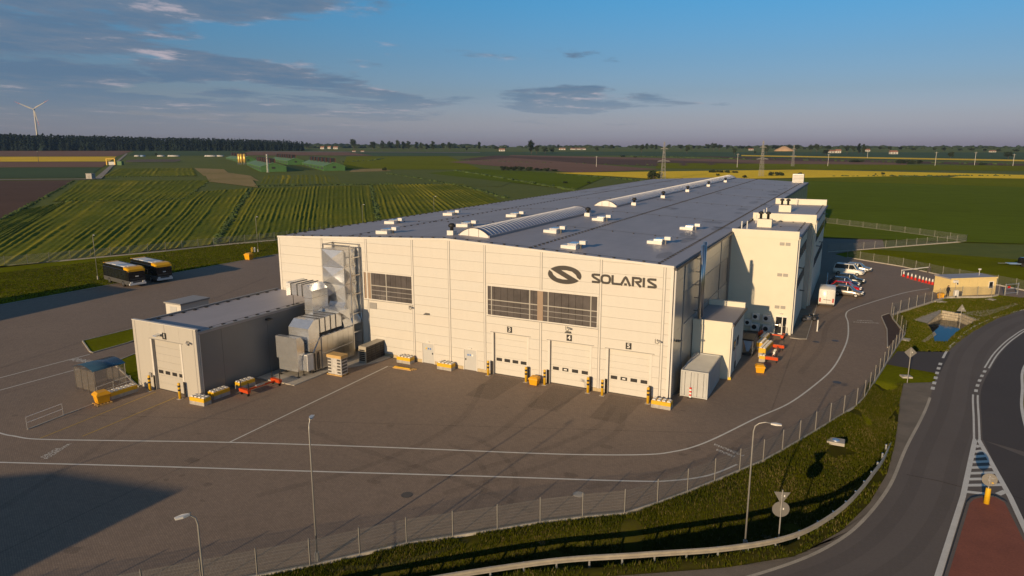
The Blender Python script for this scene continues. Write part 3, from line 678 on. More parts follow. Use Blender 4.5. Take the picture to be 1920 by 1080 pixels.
# lightning conductors on their little holders
def conductor(p, q, step=1.0, parent=hall, h=0.07, blk=0.10, z=roof_z, wire=True):
    mb = MB(); L = math.dist(p, q); n = int(L/step)
    for i in range(n+1):
        u = i/max(1, n); x, y = p[0]+(q[0]-p[0])*u, p[1]+(q[1]-p[1])*u; b = z(x)+0.062
        mb.box(x-blk, x+blk, y-blk, y+blk, b, b+h)
    if wire:
        for i in range(n):
            u, v = i/n, (i+1)/n; a = (p[0]+(q[0]-p[0])*u, p[1]+(q[1]-p[1])*u); c = (p[0]+(q[0]-p[0])*v, p[1]+(q[1]-p[1])*v)
            mb.bar([(a[0], a[1], z(a[0])+0.10+h), (c[0], c[1], z(c[0])+0.10+h)], 0.02)
    o = mb.build('lightning_conductor', 'black', parent); o['kind'] = 'stuff'; return o
conductor((-1.3, 0.5), (-1.3, 147), 0.9); conductor((-12.9, 0.5), (-12.9, 147), 0.9); conductor((-33.4, 1.0), (-33.4, 147), 1.3); conductor((-42.2, 0.5), (-42.2, 147), 1.5, blk=0.12)
for a, b in ((-42.2, -22.0), (-20.8, -1.3)): conductor((a, 0.5), (b, 0.5), 1.25)
for y in (16.2, 35.3, 58.5, 80, 102, 124, 146.5):
    for a, b in ((-42.2, -33.4), (-33.4, -25.2), (-17.0, -12.9), (-12.9, -1.3)): conductor((a, y), (b, y), 2.0, blk=0.07)
# membrane laps and ponding stains
M('membrane_lap', (0.315, 0.295, 0.310), 0.55, var=0.1, vs=0.3)
lp = MB()
for k in range(73):
    y = 2.0+k*2.0
    for xa, xb in ((-42.6, -21.6), (-21.1, -0.1)):
        za, zb_ = roof_z(xa)+0.064, roof_z(xb)+0.064; lp.quad((xa, y-0.05, za), (xb, y-0.05, zb_), (xb, y+0.05, zb_), (xa, y+0.05, za))
o = lp.build('membrane_lap', 'membrane_lap', hall); o['kind'] = 'stuff'
rs = random.Random(8); st_ = MB()
for i in range(40):
    x, y = (rs.uniform(-3.5, -0.9) if i % 2 else rs.uniform(-41, -2)), rs.uniform(2, 130); a_, b_ = rs.uniform(0.4, 1.3), rs.uniform(0.8, 3.2); n = 16
    pts = [(x+a_*(1+0.4*noise.noise(Vector((math.cos(k*0.39)*1.4, math.sin(k*0.39)*1.4, i))))*math.cos(2*math.pi*k/n), y+b_*(1+0.4*noise.noise(Vector((math.cos(k*0.39)*1.4, math.sin(k*0.39)*1.4, i))))*math.sin(2*math.pi*k/n)) for k in range(n)]
    pts = [(min(p[0], -0.05), p[1]) for p in pts]; st_.add([(p[0], p[1], roof_z(p[0])+0.0662+0.00005*i) for p in pts], [tuple(range(n))])
o = st_.build('ponding_stain', 'stain', hall); o['kind'] = 'stuff'
# barrel rooflights
def barrel(y0, y1, pitch, single):
    hwid, rise, xc = 1.62, 0.66, -20.2; zb = roof_z(xc+hwid)-0.02
    def arc(s, off=0.0, n=14): return [(xc-(hwid+off)*math.cos(math.pi*k/n), zb+0.30+s*(1-math.cos(math.pi*k/n)**2)) for k in range(n+1)]
    sk = MB().box(xc-hwid-0.12, xc-hwid+0.02, y0, y1, zb-0.3, zb+0.30).box(xc+hwid-0.02, xc+hwid+0.12, y0, y1, zb-0.3, zb+0.30).build('barrel_skylight', 'membrane', hall)
    for yy in (y0, y1-0.08):
        MB().prism_y([(xc-hwid+0.03, zb-0.3)]+[(x, z-0.02) for x, z in arc(rise)][0:]+[(xc+hwid-0.03, zb-0.3)], yy, yy+0.08).build('end_wall', 'white_metal', sk)
        MB().loft([[(x, yy-0.03, z-0.02) for x, z in arc(rise)]+[(x, yy-0.03, z+0.05) for x, z in arc(rise)[::-1]], [(x, yy+0.085, z-0.02) for x, z in arc(rise)]+[(x, yy+0.085, z+0.05) for x, z in arc(rise)[::-1]]]).build('end_trim', 'dark_trim', sk); [MB().box(xc+q-0.03, xc+q+0.03, yy-0.02, yy-0.001, zb-0.2, zb+0.27+rise*0.86).build('end_mullion', 'trim_grey', sk) for q in (-0.55, 0.55)]
    n = int((y1-y0)/pitch); allp = MB(); ribs = MB()
    for k in range(n):
        a, b = y0+0.09+(y1-y0-0.18)*k/n, y0+0.09+(y1-y0-0.18)*(k+1)/n; A = arc(rise)
        pb = MB() if single else allp
        pb.loft([[(x, a, z) for x, z in A], [(x, b, z) for x, z in A]], caps=False, closed=False)
        if single: pb.build('glazing_panel', 'skylight', sk, smooth=True)
        rb = MB() if single else ribs
        A2 = arc(rise+0.025, 0.015)
        rb.loft([[(x, a-0.045, z) for x, z in A2], [(x, a+0.045, z) for x, z in A2]], caps=False, closed=False); rb.loft([[(x, a+0.045, z) for x, z in A2], [(x, a+0.045, z) for x, z in A]], caps=False, closed=False); rb.loft([[(x, a-0.045, z) for x, z in A], [(x, a-0.045, z) for x, z in A2]], caps=False, closed=False)
        if single: rb.build('rib', 'rib_white', sk, smooth=True)
    if not single:
        o = allp.build('glazing_panel', 'skylight', sk, smooth=True); o['kind'] = 'stuff'; o = ribs.build('rib', 'rib_white', sk, smooth=True); o['kind'] = 'stuff'
barrel(3.0, 31.0, 0.75, True); barrel(41.5, 146.0, 0.80, False)
# smoke vents and roof fans
for x, y in ((-31.2, 3.6), (-37.9, 13.9), (-36.9, 25.6), (-25.9, 11.0), (-26.0, 23.2), (-15.3, 10.9), (-10.0, 2.9), (-15.0, 24.5), (-4.4, 11.1), (-4.3, 24.1)):
    z = roof_z(x)+0.05; v = MB().box(x-0.8, x+0.65, y-0.6, y+0.6, z-0.1, z+0.32).build('smoke_vent', 'white_metal', hall)
    MB().box(x-0.15, x+0.68, y-0.58, y+0.62, z+0.323, z+0.52).build('vent_lid', 'galv', v); MB().box(x+0.72, x+1.3, y+0.1, y+0.75, z+0.38, z+0.70).build('wind_deflector', 'white_metal', v)
    MB().box(x+0.75, x+0.88, y+0.2, y+0.3, z-0.02, z+0.38).build('bracket', 'steel_dark', v)
for x, y in ((-22.8, 3.2), (-17.7, 27.6), (-17.4, 46.5), (-17.4, 63.5), (-17.4, 82), (-17.4, 102.5), (-17.4, 123.5)):
    z = roof_z(x)+0.05; f = MB().box(x-0.35, x+0.35, y-0.35, y+0.35, z-0.1, z+0.45).build('roof_fan', 'white_metal', hall)
    MB().lathe([(0.18, 0.45), (0.18, 0.75), (0.34, 0.78), (0.36, 0.95), (0.26, 1.10), (0.10, 1.16)], (x, y, z), 12).build('cowl', 'black', f, True)
z = roof_z(-2.4); u = MB().box(-3.6, -0.9, 143.5, 145.5, z+0.1, z+2.3).build('roof_unit', 'white_metal', hall)
for k in range(5): MB().box(-3.5, -1.0, 143.44, 143.49, z+0.35+k*0.36, z+0.55+k*0.36).build('louvre', 'trim_grey', u)
# front windows of polycarbonate sheets
for wi, (x0, x1, z0, z1) in enumerate(WINS):
    wd = MB().box(x0-0.07, x1+0.07, -0.05, 0.1, z0-0.09, z0).box(x0-0.07, x1+0.07, -0.05, 0.1, z1, z1+0.09).box(x0-0.07, x0, -0.05, 0.1, z0, z1).box(x1, x1+0.07, -0.05, 0.1, z0, z1).build('window', 'trim_light', hall)
    MB().box(x0-0.08, x1+0.1, -0.12, -0.052, z0-0.14, z0-0.10).build('sill', 'trim_grey', wd)
    n = round((x1-x0)/0.66)
    for k in range(n): MB().box(x0+(x1-x0)*k/n+0.012, x0+(x1-x0)*(k+1)/n-0.012, 0.03, 0.07, z0+0.005, z1-0.005).build('pane', 'polycarb', wd)
    MB().box(x0, x1, -0.012, 0.022, z0+1.38, z0+1.46).build('transom', 'panel_grey', wd)
    for zz in (0.42, 0.9): MB().box(x0, x1, 0.0225, 0.028, z0+zz, z0+zz+0.05).build('transom', 'trim_grey', wd)
    for x in ((-30.5, -28.6) if wi == 0 else (-16.65, -12.75, -10.95, -6.95)):
        MB().box(x-0.05, x+0.05, -0.014, 0.0235, z0, z1).build('mullion', 'panel_grey', wd)
    if wi: MB().box(-12.0, -11.45, -0.016, 0.0236, z0, z1).build('column', 'column_brown', wd)
    else: MB().box(-31.3, -30.55, -0.0165, 0.0236, z0, z1).build('column', 'column_brown', wd)
# overhead doors
def digit_plate(parent, txt, x, z, y, s=0.5):
    pl = MB().box(x-s*0.5, x+s*0.5, y-0.03, y, z-s*0.56, z+s*0.56).build('door_number', 'black', parent)
    me = text_mesh(txt, s*1.15, 'white_paint', 0.004); o = link('numeral', me, pl, (x, y-0.036, z)); o.rotation_euler = (math.pi/2, 0, 0)
def overhead(parent, num, x0, x1, h, yw, nrow=7, sticker=False, wins=4, pz=4.6, mat='panel'):
    yd = yw+0.26
    for k in range(nrow):
        z0, z1 = h*k/nrow, h*(k+1)/nrow
        s_ = MB().box(x0, x1, yd, yd+0.05, z0+0.006, z1-0.006).build('door_section', mat, parent)
        if z0 <= 1.45 < z1:
            for i in range(wins):
                cx = x0+(x1-x0)*(0.13+0.245*i); g_ = MB().cbox(cx-0.29, cx+0.29, yd-0.022, yd-0.002, (z0+z1)/2-0.15, (z0+z1)/2+0.15, 0.02).build('door_window', 'black', s_)
                if sticker and i == 1: MB().box(cx-0.14, cx+0.14, yd-0.03, yd-0.024, (z0+z1)/2-0.06, (z0+z1)/2+0.06).build('sticker', 'white_paint', s_)
    MB().box(x0, x1, yd-0.02, yd+0.06, 0.0, 0.05).build('rubber_seal', 'black', parent)
    for xx, s in ((x0, -1), (x1, 1)):
        MB().box(min(xx, xx+s*0.20), max(xx, xx+s*0.20), yw-0.035, yw-0.003, 0.0, h+0.02).build('door_jamb', 'trim_light', parent)
        MB().box(min(xx, xx-s*0.004), max(xx, xx-s*0.004), yw-0.03, yd, 0.0, h).build('reveal', 'trim_grey', parent)
        MB().box(min(xx+s*0.02, xx+s*0.24), max(xx+s*0.02, xx+s*0.24), yw-0.06, yw-0.037, 0.0, 1.3).build('jamb_guard', 'steel_dark', parent)
    MB().box(x0-0.32, x1+0.38, yw-0.05, yw-0.003, h+0.02, h+0.07).build('door_head', 'trim_grey', parent)
    digit_plate(parent, num, (x0+x1)/2-0.05, h+0.47, yw-0.004)
for i, (n_, a, b, h) in enumerate(DOORS): overhead(hall, n_, a, b, h, 0.0, sticker=i > 0)
for i, (a, b) in enumerate(PDOORS):
    d = MB().box(a+0.09, b-0.09, 0.04, 0.09, 0.02, 2.04).build('door', 'door_grey', hall)
    MB().box(a, a+0.085, -0.02, 0.12, 0, 2.12).box(b-0.085, b, -0.02, 0.12, 0, 2.12).box(a+0.085, b-0.085, -0.02, 0.12, 2.05, 2.12).build('door_frame', 'trim_light', d)
    hx = (b-0.25) if i == 0 else (a+0.25); MB().box(hx-0.05, hx+0.05, -0.02, 0.038, 0.98, 1.14).build('handle', 'black', d)
    for k in range(3): MB().box(a+0.42+k*0.24, a+0.58+k*0.24, 0.030, 0.038, 1.42, 1.60).build('notice', ['sticker_yellow', 'sticker_blue', 'sticker_blue'][k] if i == 0 else ['sticker_blue', 'sticker_blue', 'white_paint'][k], d)
    MB().box((a+b)/2-0.18, (a+b)/2+0.18, -0.12, -0.002, 2.2, 2.28).build('door_light', 'white_metal', d)
# small fittings on the front
MB().box(-30.75, -29.87, -0.05, -0.003, 4.86, 5.50).build('louvre', 'trim_grey', hall)
def camera_fit(parent, x, y, z):
    c = MB().tube([(x, y, z), (x, y-0.18, z), (x+0.22, y-0.32, z-0.05)], 0.035, 6).build('wall_camera', 'steel_dark', parent); MB().tube([(x+0.08, y-0.30, z-0.02), (x+0.42, y-0.36, z-0.10)], 0.075, 8).build('camera_housing', 'trim_grey', c); MB().tube([(x-0.18, y-0.03, z+0.05), (x-0.16, y-0.06, z-0.3), (x+0.05, y-0.06, z-0.34), (x+0.16, y-0.06, z-0.1)], 0.018, 5).build('cable', 'black', c)
for x, z in ((-25.72, 5.62), (-9.05, 5.50), (-1.05, 5.36)): camera_fit(hall, x, 0.0, z)
for x, z in ((-23.73, 5.08), (-8.95, 5.06)): MB().prism_x([(-0.003, z+0.05), (-0.42, z+0.02), (-0.44, z-0.03), (-0.003, z-0.05)], x-0.22, x+0.22).build('wall_lamp', 'steel_dark', hall)
MB().prism_y([(0.06, 5.02), (0.55, 5.0), (0.6, 4.94), (0.06, 4.9)], 1.6, 2.0).build('wall_lamp', 'steel_dark', hall)
# flues on a ladder frame by the flank
fl = MB().tube([(0.62, 8.25, 5.5), (0.62, 8.25, 12.3)], 0.17, 12).build('flue', 'aluminium', hall, True); fl2 = MB().tube([(0.62, 9.1, 5.5), (0.62, 9.1, 12.5)], 0.17, 12).build('flue', 'aluminium', hall, True)
for z in (6.2, 7.4, 8.6, 9.8, 11.0): MB().box(0.06, 0.44, 8.2, 8.3, z, z+0.05).box(0.36, 0.44, 8.301, 9.3, z, z+0.05).build('bracket', 'steel_dark', hall)

# ------------------------------------------------------------------ company sign on the front
sign = thing('wall_sign', 'dark company lettering with oval S emblem high on the hall front', 'sign', (0, -0.005, 0))
def poly_plate(pts, y, d):
    bm = bmesh.new(); vs = [bm.verts.new((x, y-d, z)) for x, z in pts]; es = [bm.edges.new((vs[i], vs[(i+1) % len(vs)])) for i in range(len(vs))]; bmesh.ops.triangle_fill(bm, use_beauty=True, edges=es)
    bm.verts.index_update(); f = [tuple(v.index for v in q.verts) for q in bm.faces]; bm.free(); n = len(pts)
    return MB().add([(x, y-d, z) for x, z in pts]+[(x, y, z) for x, z in pts], f+[(i, (i+1) % n, n+(i+1) % n, n+i) for i in range(n)])
def arcpts(a0, a1, n=26): return [(math.cos(a0+(a1-a0)*k/n), math.sin(a0+(a1-a0)*k/n)) for k in range(n+1)]
pocket = [(0.76, -0.20), (0.68, 0.10), (0.45, 0.42), (0.12, 0.52), (-0.22, 0.50)]
half = arcpts(math.atan2(0.53, -0.85), math.atan2(-0.40, 0.917)) + pocket + [(0.64, -0.32)]
em = half+[(-x, -z) for x, z in half]
poly_plate([(-9.42+1.56*x, 10.12+0.80*z) for x, z in em], 0, 0.05).build('emblem', 'logo_dark', sign)
def strokes(paths, x, z, s, wd):
    mb = MB()
    for p in paths:
        P = [Vector((x+a*s, 0, z+b*s)) for a, b in p]; L = []; Rr = []
        for i, q in enumerate(P):
            d0 = (P[i]-P[max(i-1, 0)]); d1 = (P[min(i+1, len(P)-1)]-P[i]); d = (d0.normalized() if d0.length else Vector())+(d1.normalized() if d1.length else Vector()); d.normalize()
            n = Vector((-d.z, 0, d.x)); c = max(0.5, abs(d.dot(d1.normalized() if d1.length else d0.normalized()))); n *= wd/2/c; L.append(q+n); Rr.append(q-n)
        ring = [(v.x, v.z) for v in L+Rr[::-1]]
        m2 = poly_plate(ring, 0, 0.06); mb.add(m2.v, m2.f)
    return mb
Sp = [(0.93, 0.90), (0.30, 0.90), (0.12, 0.86), (0.10, 0.74), (0.22, 0.62), (0.62, 0.42), (0.86, 0.30), (0.90, 0.18), (0.80, 0.10), (0.05, 0.10)]
Op = [(0.5+0.46*math.copysign(abs(math.cos(a))**0.7, math.cos(a)), 0.5+0.40*math.copysign(abs(math.sin(a))**0.7, math.sin(a))) for a in [2*math.pi*k/24+0.01 for k in range(25)]]
GL = {'S': [Sp], 'O': [Op], 'L': [[(0.10, 1.0), (0.10, 0.22), (0.16, 0.10), (0.95, 0.10)]], 'A': [[(0.0, 0.0), (0.41, 0.80), (0.51, 0.88), (0.61, 0.80), (1.02, 0.0)], [(0.38, 0.14), (0.66, 0.14)]], 'R': [[(0.10, 0.0), (0.10, 0.90), (0.75, 0.90), (0.92, 0.82), (0.92, 0.62), (0.78, 0.52), (0.45, 0.48), (0.95, 0.0)]], 'I': [[(0.1, 0.0), (0.1, 1.0)]]}
xx = -6.93
for ch, adv in zip('SOLARIS', (0.95, 1.02, 0.88, 1.08, 1.02, 0.34, 0.9)):
    strokes(GL[ch], xx, 9.66, 0.80, 0.185).build('letter', 'logo_dark', sign); xx += adv*0.80+0.10

# ------------------------------------------------------------------ loading annex with door 1
ax = thing('loading_annex', 'low cream loading annex with flat roof and overhead door 1', 'building')
AX0, AX1, AY = -43.45, -35.35, -17.05
for r_ in cut((AX0, AX1, 0, 6.1), [(-41.05, -37.45, -1, 4.66)]):
    pass
frontp = [(AX0, -41.06, 0, 6.1), (-37.44, AX1, 0, 6.1), (-41.06, -39.26, 4.67, 6.1), (-39.24, -37.44, 4.67, 6.1)]
for a, b, c, d in frontp: MB().box(a, b-0.01, AY, AY+0.24, c, d).build('wall_panel', 'panel_annex', ax)
MB().box(-41.04, -37.46, AY+0.33, AY+0.40, 0, 4.66).build('wall', 'panel_joint', ax)
MB().box(AX0-0.03, AX1+0.03, AY-0.02, AY+0.27, 6.1, 6.15).build('coping', 'trim_light', ax)
for xa in (AX0+0.35, AX1-0.33): MB().box(xa-0.03, xa+0.03, AY-0.012, AY-0.001, 0, 6.08).build('cover_strip', 'trim_grey', ax)
yy = [AY+0.25, -14.2, -9.0, -3.8, -0.04]
for a, b in zip(yy, yy[1:]):
    MB().box(-35.85, -35.70, a+0.012, b-0.012, 0.0, 5.55).build('wall_panel', 'panel_dark', ax); MB().box(-43.30, -43.15, a+0.012, b-0.012, 0.0, 5.55).build('wall_panel', 'panel_grey', ax)
MB().box(-43.35, -35.62, AY+0.242, -0.06, 5.56, 5.72).build('roof', 'membrane', ax)
MB().box(-43.42, -43.2, AY+0.243, -0.06, 5.722, 5.86).box(-35.78, -35.55, AY+0.243, -0.06, 5.722, 5.80).build('roof_edge', 'trim_grey', ax)
for x in (-42.9, -36.1): conductor((x, AY+0.9), (x, -0.7), 1.25, ax, z=lambda q: 5.66, blk=0.13)
MB().tube([(-35.55, AY+0.45, 5.55), (-35.55, AY+0.45, 0.1)], 0.06, 8).build('downpipe', 'white_metal', ax)
overhead(ax, '1', -41.05, -37.45, 4.64, AY, pz=5.2, mat='panel_annex')
camera_fit(ax, -36.3, AY, 5.0); MB().prism_x([(AY, 5.28), (AY-0.55, 5.22), (AY-0.58, 5.14), (AY, 5.12)], -40.05, -39.6).build('wall_lamp', 'galv', ax)
MB().prism_y([(-35.69, 5.28), (-35.2, 5.22), (-35.18, 5.16), (-35.69, 5.12)], -9.2, -8.7).build('wall_lamp', 'steel_dark', ax)
MB().box(-41.75, -41.45, AY-0.13, AY-0.001, 1.1, 1.5).build('control_box', 'trim_grey', ax)

# ------------------------------------------------------------------ office wing
of = thing('office_wing', 'pale plastered three storey office wing joined to the hall flank', 'building')
MB().box(0.09, 7.2, 27.2, 43.8, 0, 11.05).build('wall', 'plaster', of); MB().box(0.09, 7.95, 43.82, 70.9, 0, 11.35).build('wall', 'plaster', of)
MB().box(0.075, 7.26, 27.12, 27.44, 10.9, 11.78).build('parapet', 'plaster', of); MB().box(0.10, 8.02, 43.70, 44.02, 11.0, 12.22).build('parapet', 'plaster', of); MB().box(0.1, 8.02, 70.4, 70.75, 11.0, 12.4).build('parapet', 'plaster', of)
for a in ((0.065, 7.28, 27.10, 27.46, 11.783), (0.09, 8.04, 43.68, 44.04, 12.223), (0.09, 8.04, 70.38, 70.77, 12.403)): MB().box(a[0], a[1], a[2], a[3], a[4], a[4]+0.04).build('coping', 'trim_light', of)
MB().box(0.11, 7.35, 27.45, 43.69, 11.053, 11.22).build('roof', 'membrane', of); MB().box(0.11, 8.1, 44.03, 70.39, 11.353, 11.52).build('roof', 'membrane', of)
MB().box(7.36, 7.52, 27.1, 43.69, 11.02, 11.20).build('gutter', 'dark_trim', of); MB().box(8.11, 8.27, 43.7, 70.8, 11.32, 11.5).build('gutter', 'dark_trim', of)
for x, y, z in ((7.34, 27.4, 11.0), (7.32, 43.5, 11.0), (8.08, 43.9, 11.3)): MB().tube([(x, y, z), (x, y, 0.15)], 0.06, 8).build('downpipe', 'white_metal', of)
MB().box(7.205, 7.75, 41.9, 43.6, 0, 10.6).build('stair_shaft', 'panel_grey', of)
for z in (10.37, 6.86, 3.14):
    for x in (5.3, 5.92): v = MB().box(x, x+0.5, 27.14, 27.197, z-0.17, z+0.17).build('wall_vent', 'trim_grey', of); [MB().box(x+0.03, x+0.47, 27.11, 27.139, z-0.13+k*0.09, z-0.09+k*0.09).build('slat', 'panel_grey', v) for k in range(3)]
d = MB().box(5.44, 6.72, 27.10, 27.195, 0.0, 2.12).build('glass_door', 'white_paint', of)
for a, b in ((5.52, 6.18), (6.28, 6.66)): MB().box(a, b, 27.075, 27.098, 0.12, 2.02).build('pane', 'glass', d)
MB().box(5.95, 6.10, 27.06, 27.074, 0.9, 1.25).build('notice', 'white_paint', d); MB().prism_x([(27.1, 2.5), (26.85, 2.44), (26.85, 2.40), (27.1, 2.36)], 5.9, 6.2).build('door_light', 'white_metal', d)
for (ya, yb, xw) in ((29.0, 41.2, 7.2), (46, 69, 7.95)):
    n = int((yb-ya)/1.7)
    for z in (4.7, 8.2):
        for k in range(n):
            y0 = ya+(yb-ya)*k/n; w_ = MB().box(xw+0.002, xw+0.05, y0+0.3, y0+1.2, z, z+1.2).build('window', 'dark_trim', of); MB().box(xw+0.051, xw+0.06, y0+0.36, y0+1.14, z+0.07, z+1.13).build('pane', 'glass', w_)
for y, z in ((31, 7.2), (36, 3.6), (50, 7.4), (58, 7.0), (65, 10.6)): MB().prism_y([(7.2 if y < 43 else 7.95, z+0.05), (7.75 if y < 43 else 8.5, z), (7.7 if y < 43 else 8.45, z-0.08), (7.2 if y < 43 else 7.95, z-0.06)], y, y+0.3).build('wall_lamp', 'steel_dark', of)
for i, (x, z, s) in enumerate(((2.95, 1.48, 0.86), (4.12, 1.40, 0.86), (2.15, 0.72, 0.80), (2.85, 0.20, 1.0), (4.1, 0.12, 1.0))):
    a = MB().cbox(x, x+s, 26.72, 27.08, z, z+s*0.86, 0.04).build('air_conditioner', 'white_metal', of)
    bm = MB(); [bm.add([(x+s*0.42+0.27*s*r_*math.cos(2*math.pi*k/16), 26.714-0.002*q, z+s*0.43+0.27*s*r_*math.sin(2*math.pi*k/16)) for k in range(16)], [tuple(range(16))]) for q, r_ in enumerate((1.0,))]; bm.build('fan', 'black', a)
    MB().box(x+0.1, x+0.16, 27.081, 27.195, z-0.1, z+0.1).box(x+s-0.2, x+s-0.14, 27.081, 27.195, z-0.1, z+0.1).build('bracket', 'steel_dark', a)
for x, y, zb in ((1.7, 35.5, 11.22), (2.2, 55, 11.52)):
    c = MB().box(x, x+1.7, y, y+1.0, zb, zb+1.0).build('vent_stack', 'plaster', of)
    for k in (0.35, 1.2): MB().lathe([(0.16, 1.0), (0.16, 1.6), (0.30, 1.62), (0.32, 1.8), (0.12, 1.92)], (x+k, y+0.5, zb), 10).build('cowl', 'black', c, True); 
for x, y, zb in ((0.55, 31, 11.22), (1.1, 31.5, 11.22), (1.3, 45, 11.52), (3.5, 69, 11.52), (1.3, 48, 11.52), (1.0, 40, 11.22)): MB().tube([(x, y, zb), (x, y, zb+1.1)], 0.07, 6).build('vent_pipe', 'white_metal', of)
conductor((6.7, 28), (6.7, 43), 1.6, of, z=lambda q: 11.16); conductor((7.5, 45), (7.5, 70), 2.0, of, z=lambda q: 11.46); conductor((1.0, 43.2), (6.7, 43.2), 1.2, of, z=lambda q: 11.16); conductor((2.0, 36.9), (6.7, 36.9), 1.6, of, z=lambda q: 11.16)

# ------------------------------------------------------------------ plant room beside the flank
pr = thing('plant_room', 'small pale plant room with flat roof between hall and office wing', 'building')
MB().box(0.06, 3.52, 8.4, 16.0, 0, 5.1).build('wall', 'plaster', pr); MB().box(0.07, 3.66, 8.35, 15.7, 5.103, 5.25).build('roof', 'membrane', pr); MB().box(0.05, 3.6, 15.72, 16.1, 5.0, 5.75).build('parapet', 'plaster', pr); MB().box(0.055, 3.60, 8.3, 8.345, 4.9, 5.42).build('fascia', 'plaster', pr)
MB().box(3.662, 3.80, 8.3, 16.0, 5.05, 5.22).build('gutter', 'dark_trim', pr); MB().tube([(3.62, 8.5, 5.1), (3.62, 8.5, 0.1)], 0.06, 8).build('downpipe', 'white_metal', pr); MB().box(3.5, 3.75, 8.35, 8.6, 0, 0.22).build('pipe_guard', 'sticker_yellow', pr)
for y, z, hh in ((10.4, 2.2, 0.9), (12.2, 2.2, 0.9), (11.2, 0.0, 2.05)):
    w_ = MB().box(3.522, 3.56, y, y+(0.95 if hh < 1.5 else 1.0), z, z+hh).build('window' if hh < 1.5 else 'door', 'dark_trim' if hh < 1.5 else 'door_grey', pr); MB().box(3.561, 3.57, y+0.08, y+0.85, z+0.08, z+min(hh, 0.95)-0.08).build('pane', 'glass', w_)
# ------------------------------------------------------------------ materials for things
M('yellow', (0.72, 0.42, 0.015), 0.5, var=0.08, vs=3); M('yellow_bin', (0.74, 0.36, 0.008), 0.4, var=0.06)
M('orange_red', (0.62, 0.075, 0.012), 0.45, var=0.1); M('block_grey', (0.40, 0.37, 0.33), 0.9, var=0.18, vs=4, bump=0.3, bs=20); M('stud_white', (0.68, 0.66, 0.62), 0.8, var=0.1)
M('wood', (0.52, 0.33, 0.12), 0.8, var=0.2, vs=5); M('cardboard', (0.55, 0.36, 0.14), 0.8, var=0.1); M('film', (0.52, 0.50, 0.47), 0.2, var=0.2, vs=3, spec=0.7)
M('unit_dark', (0.075, 0.068, 0.062), 0.5, var=0.15, vs=3); M('unit_beige', (0.40, 0.36, 0.29), 0.5, var=0.06)
M('bus_black', (0.012, 0.012, 0.013), 0.18, var=0.2, spec=0.6); M('bus_yellow', (0.75, 0.40, 0.01), 0.35, var=0.05); M('bus_grey', (0.085, 0.085, 0.085), 0.35, var=0.05); M('bus_white', (0.70, 0.70, 0.70), 0.4, var=0.06)
M('tyre', (0.015, 0.015, 0.015), 0.85); M('rim', (0.55, 0.55, 0.56), 0.3, 0.9); M('headlamp', (0.75, 0.75, 0.72), 0.1, spec=0.8); M('tail', (0.45, 0.02, 0.015), 0.3)
M('car_grey', (0.30, 0.27, 0.24), 0.28, 0.5, var=0.03); M('car_red', (0.50, 0.010, 0.012), 0.25, var=0.03, spec=0.6); M('car_blue', (0.02, 0.045, 0.11), 0.25, 0.3, var=0.05); M('car_dark', (0.03, 0.04, 0.045), 0.25, 0.3, var=0.05); M('car_white', (0.76, 0.74, 0.70), 0.3, var=0.02); M('car_silver', (0.45, 0.45, 0.45), 0.28, 0.6, var=0.03)
M('container_grey', (0.47, 0.475, 0.47), 0.5, var=0.07, vs=0.8); M('post_grey', (0.24, 0.23, 0.21), 0.5, 0.3, var=0.1); M('pole', (0.36, 0.35, 0.33), 0.45, 0.4, var=0.08); M('lamp_blue', (0.30, 0.40, 0.55), 0.3, var=0.05)
M('sign_back', (0.26, 0.25, 0.235), 0.45, 0.5, var=0.06); M('canopy_blue', (0.025, 0.065, 0.115), 0.18, var=0.1, spec=0.6, alpha=0.93); M('clear_sheet', (0.32, 0.29, 0.24), 0.15, var=0.1, alpha=0.14, spec=0.6)
M('hut_yellow', (0.78, 0.61, 0.28), 0.6, var=0.04); M('cone_red', (0.62, 0.025, 0.015), 0.5); M('cloth_dark', (0.02, 0.02, 0.024), 0.9); M('skin', (0.45, 0.26, 0.18), 0.6); M('stone', (0.40, 0.35, 0.27), 0.9, var=0.25, vs=3, bump=0.5, bs=14)
m = M('wire_mesh', (0.36, 0.35, 0.33), 0.45, 0.5, var=0.05); t = m.node_tree; tcn = t.nodes.new('ShaderNodeTexCoord'); sp = t.nodes.new('ShaderNodeSeparateXYZ'); t.links.new(tcn.outputs['Object'], sp.inputs[0])
def _mm(op, a, b):
    n = t.nodes.new('ShaderNodeMath'); n.operation = op
    for i, v in enumerate((a, b)):
        if isinstance(v, (int, float)): n.inputs[i].default_value = v
        else: t.links.new(v, n.inputs[i])
    return n.outputs[0]
gx = _mm('LESS_THAN', _mm('MODULO', _mm('ADD', sp.outputs[0], 50.0), 0.055), 0.011); gz = _mm('LESS_THAN', _mm('MODULO', _mm('ADD', sp.outputs[2], 50.0), 0.18), 0.007)
t.links.new(_mm('MAXIMUM', gx, gz), bsdf(m).inputs['Alpha'])

ORD = ['first', 'second', 'third', 'fourth', 'fifth', 'sixth', 'seventh', 'eighth', 'ninth', 'tenth', 'eleventh', 'twelfth', 'thirteenth', 'fourteenth', 'fifteenth', 'sixteenth', 'seventeenth', 'eighteenth', 'nineteenth', 'twentieth', 'twenty-first', 'twenty-second', 'twenty-third', 'twenty-fourth', 'twenty-fifth', 'twenty-sixth', 'twenty-seventh', 'twenty-eighth', 'twenty-ninth', 'thirtieth']

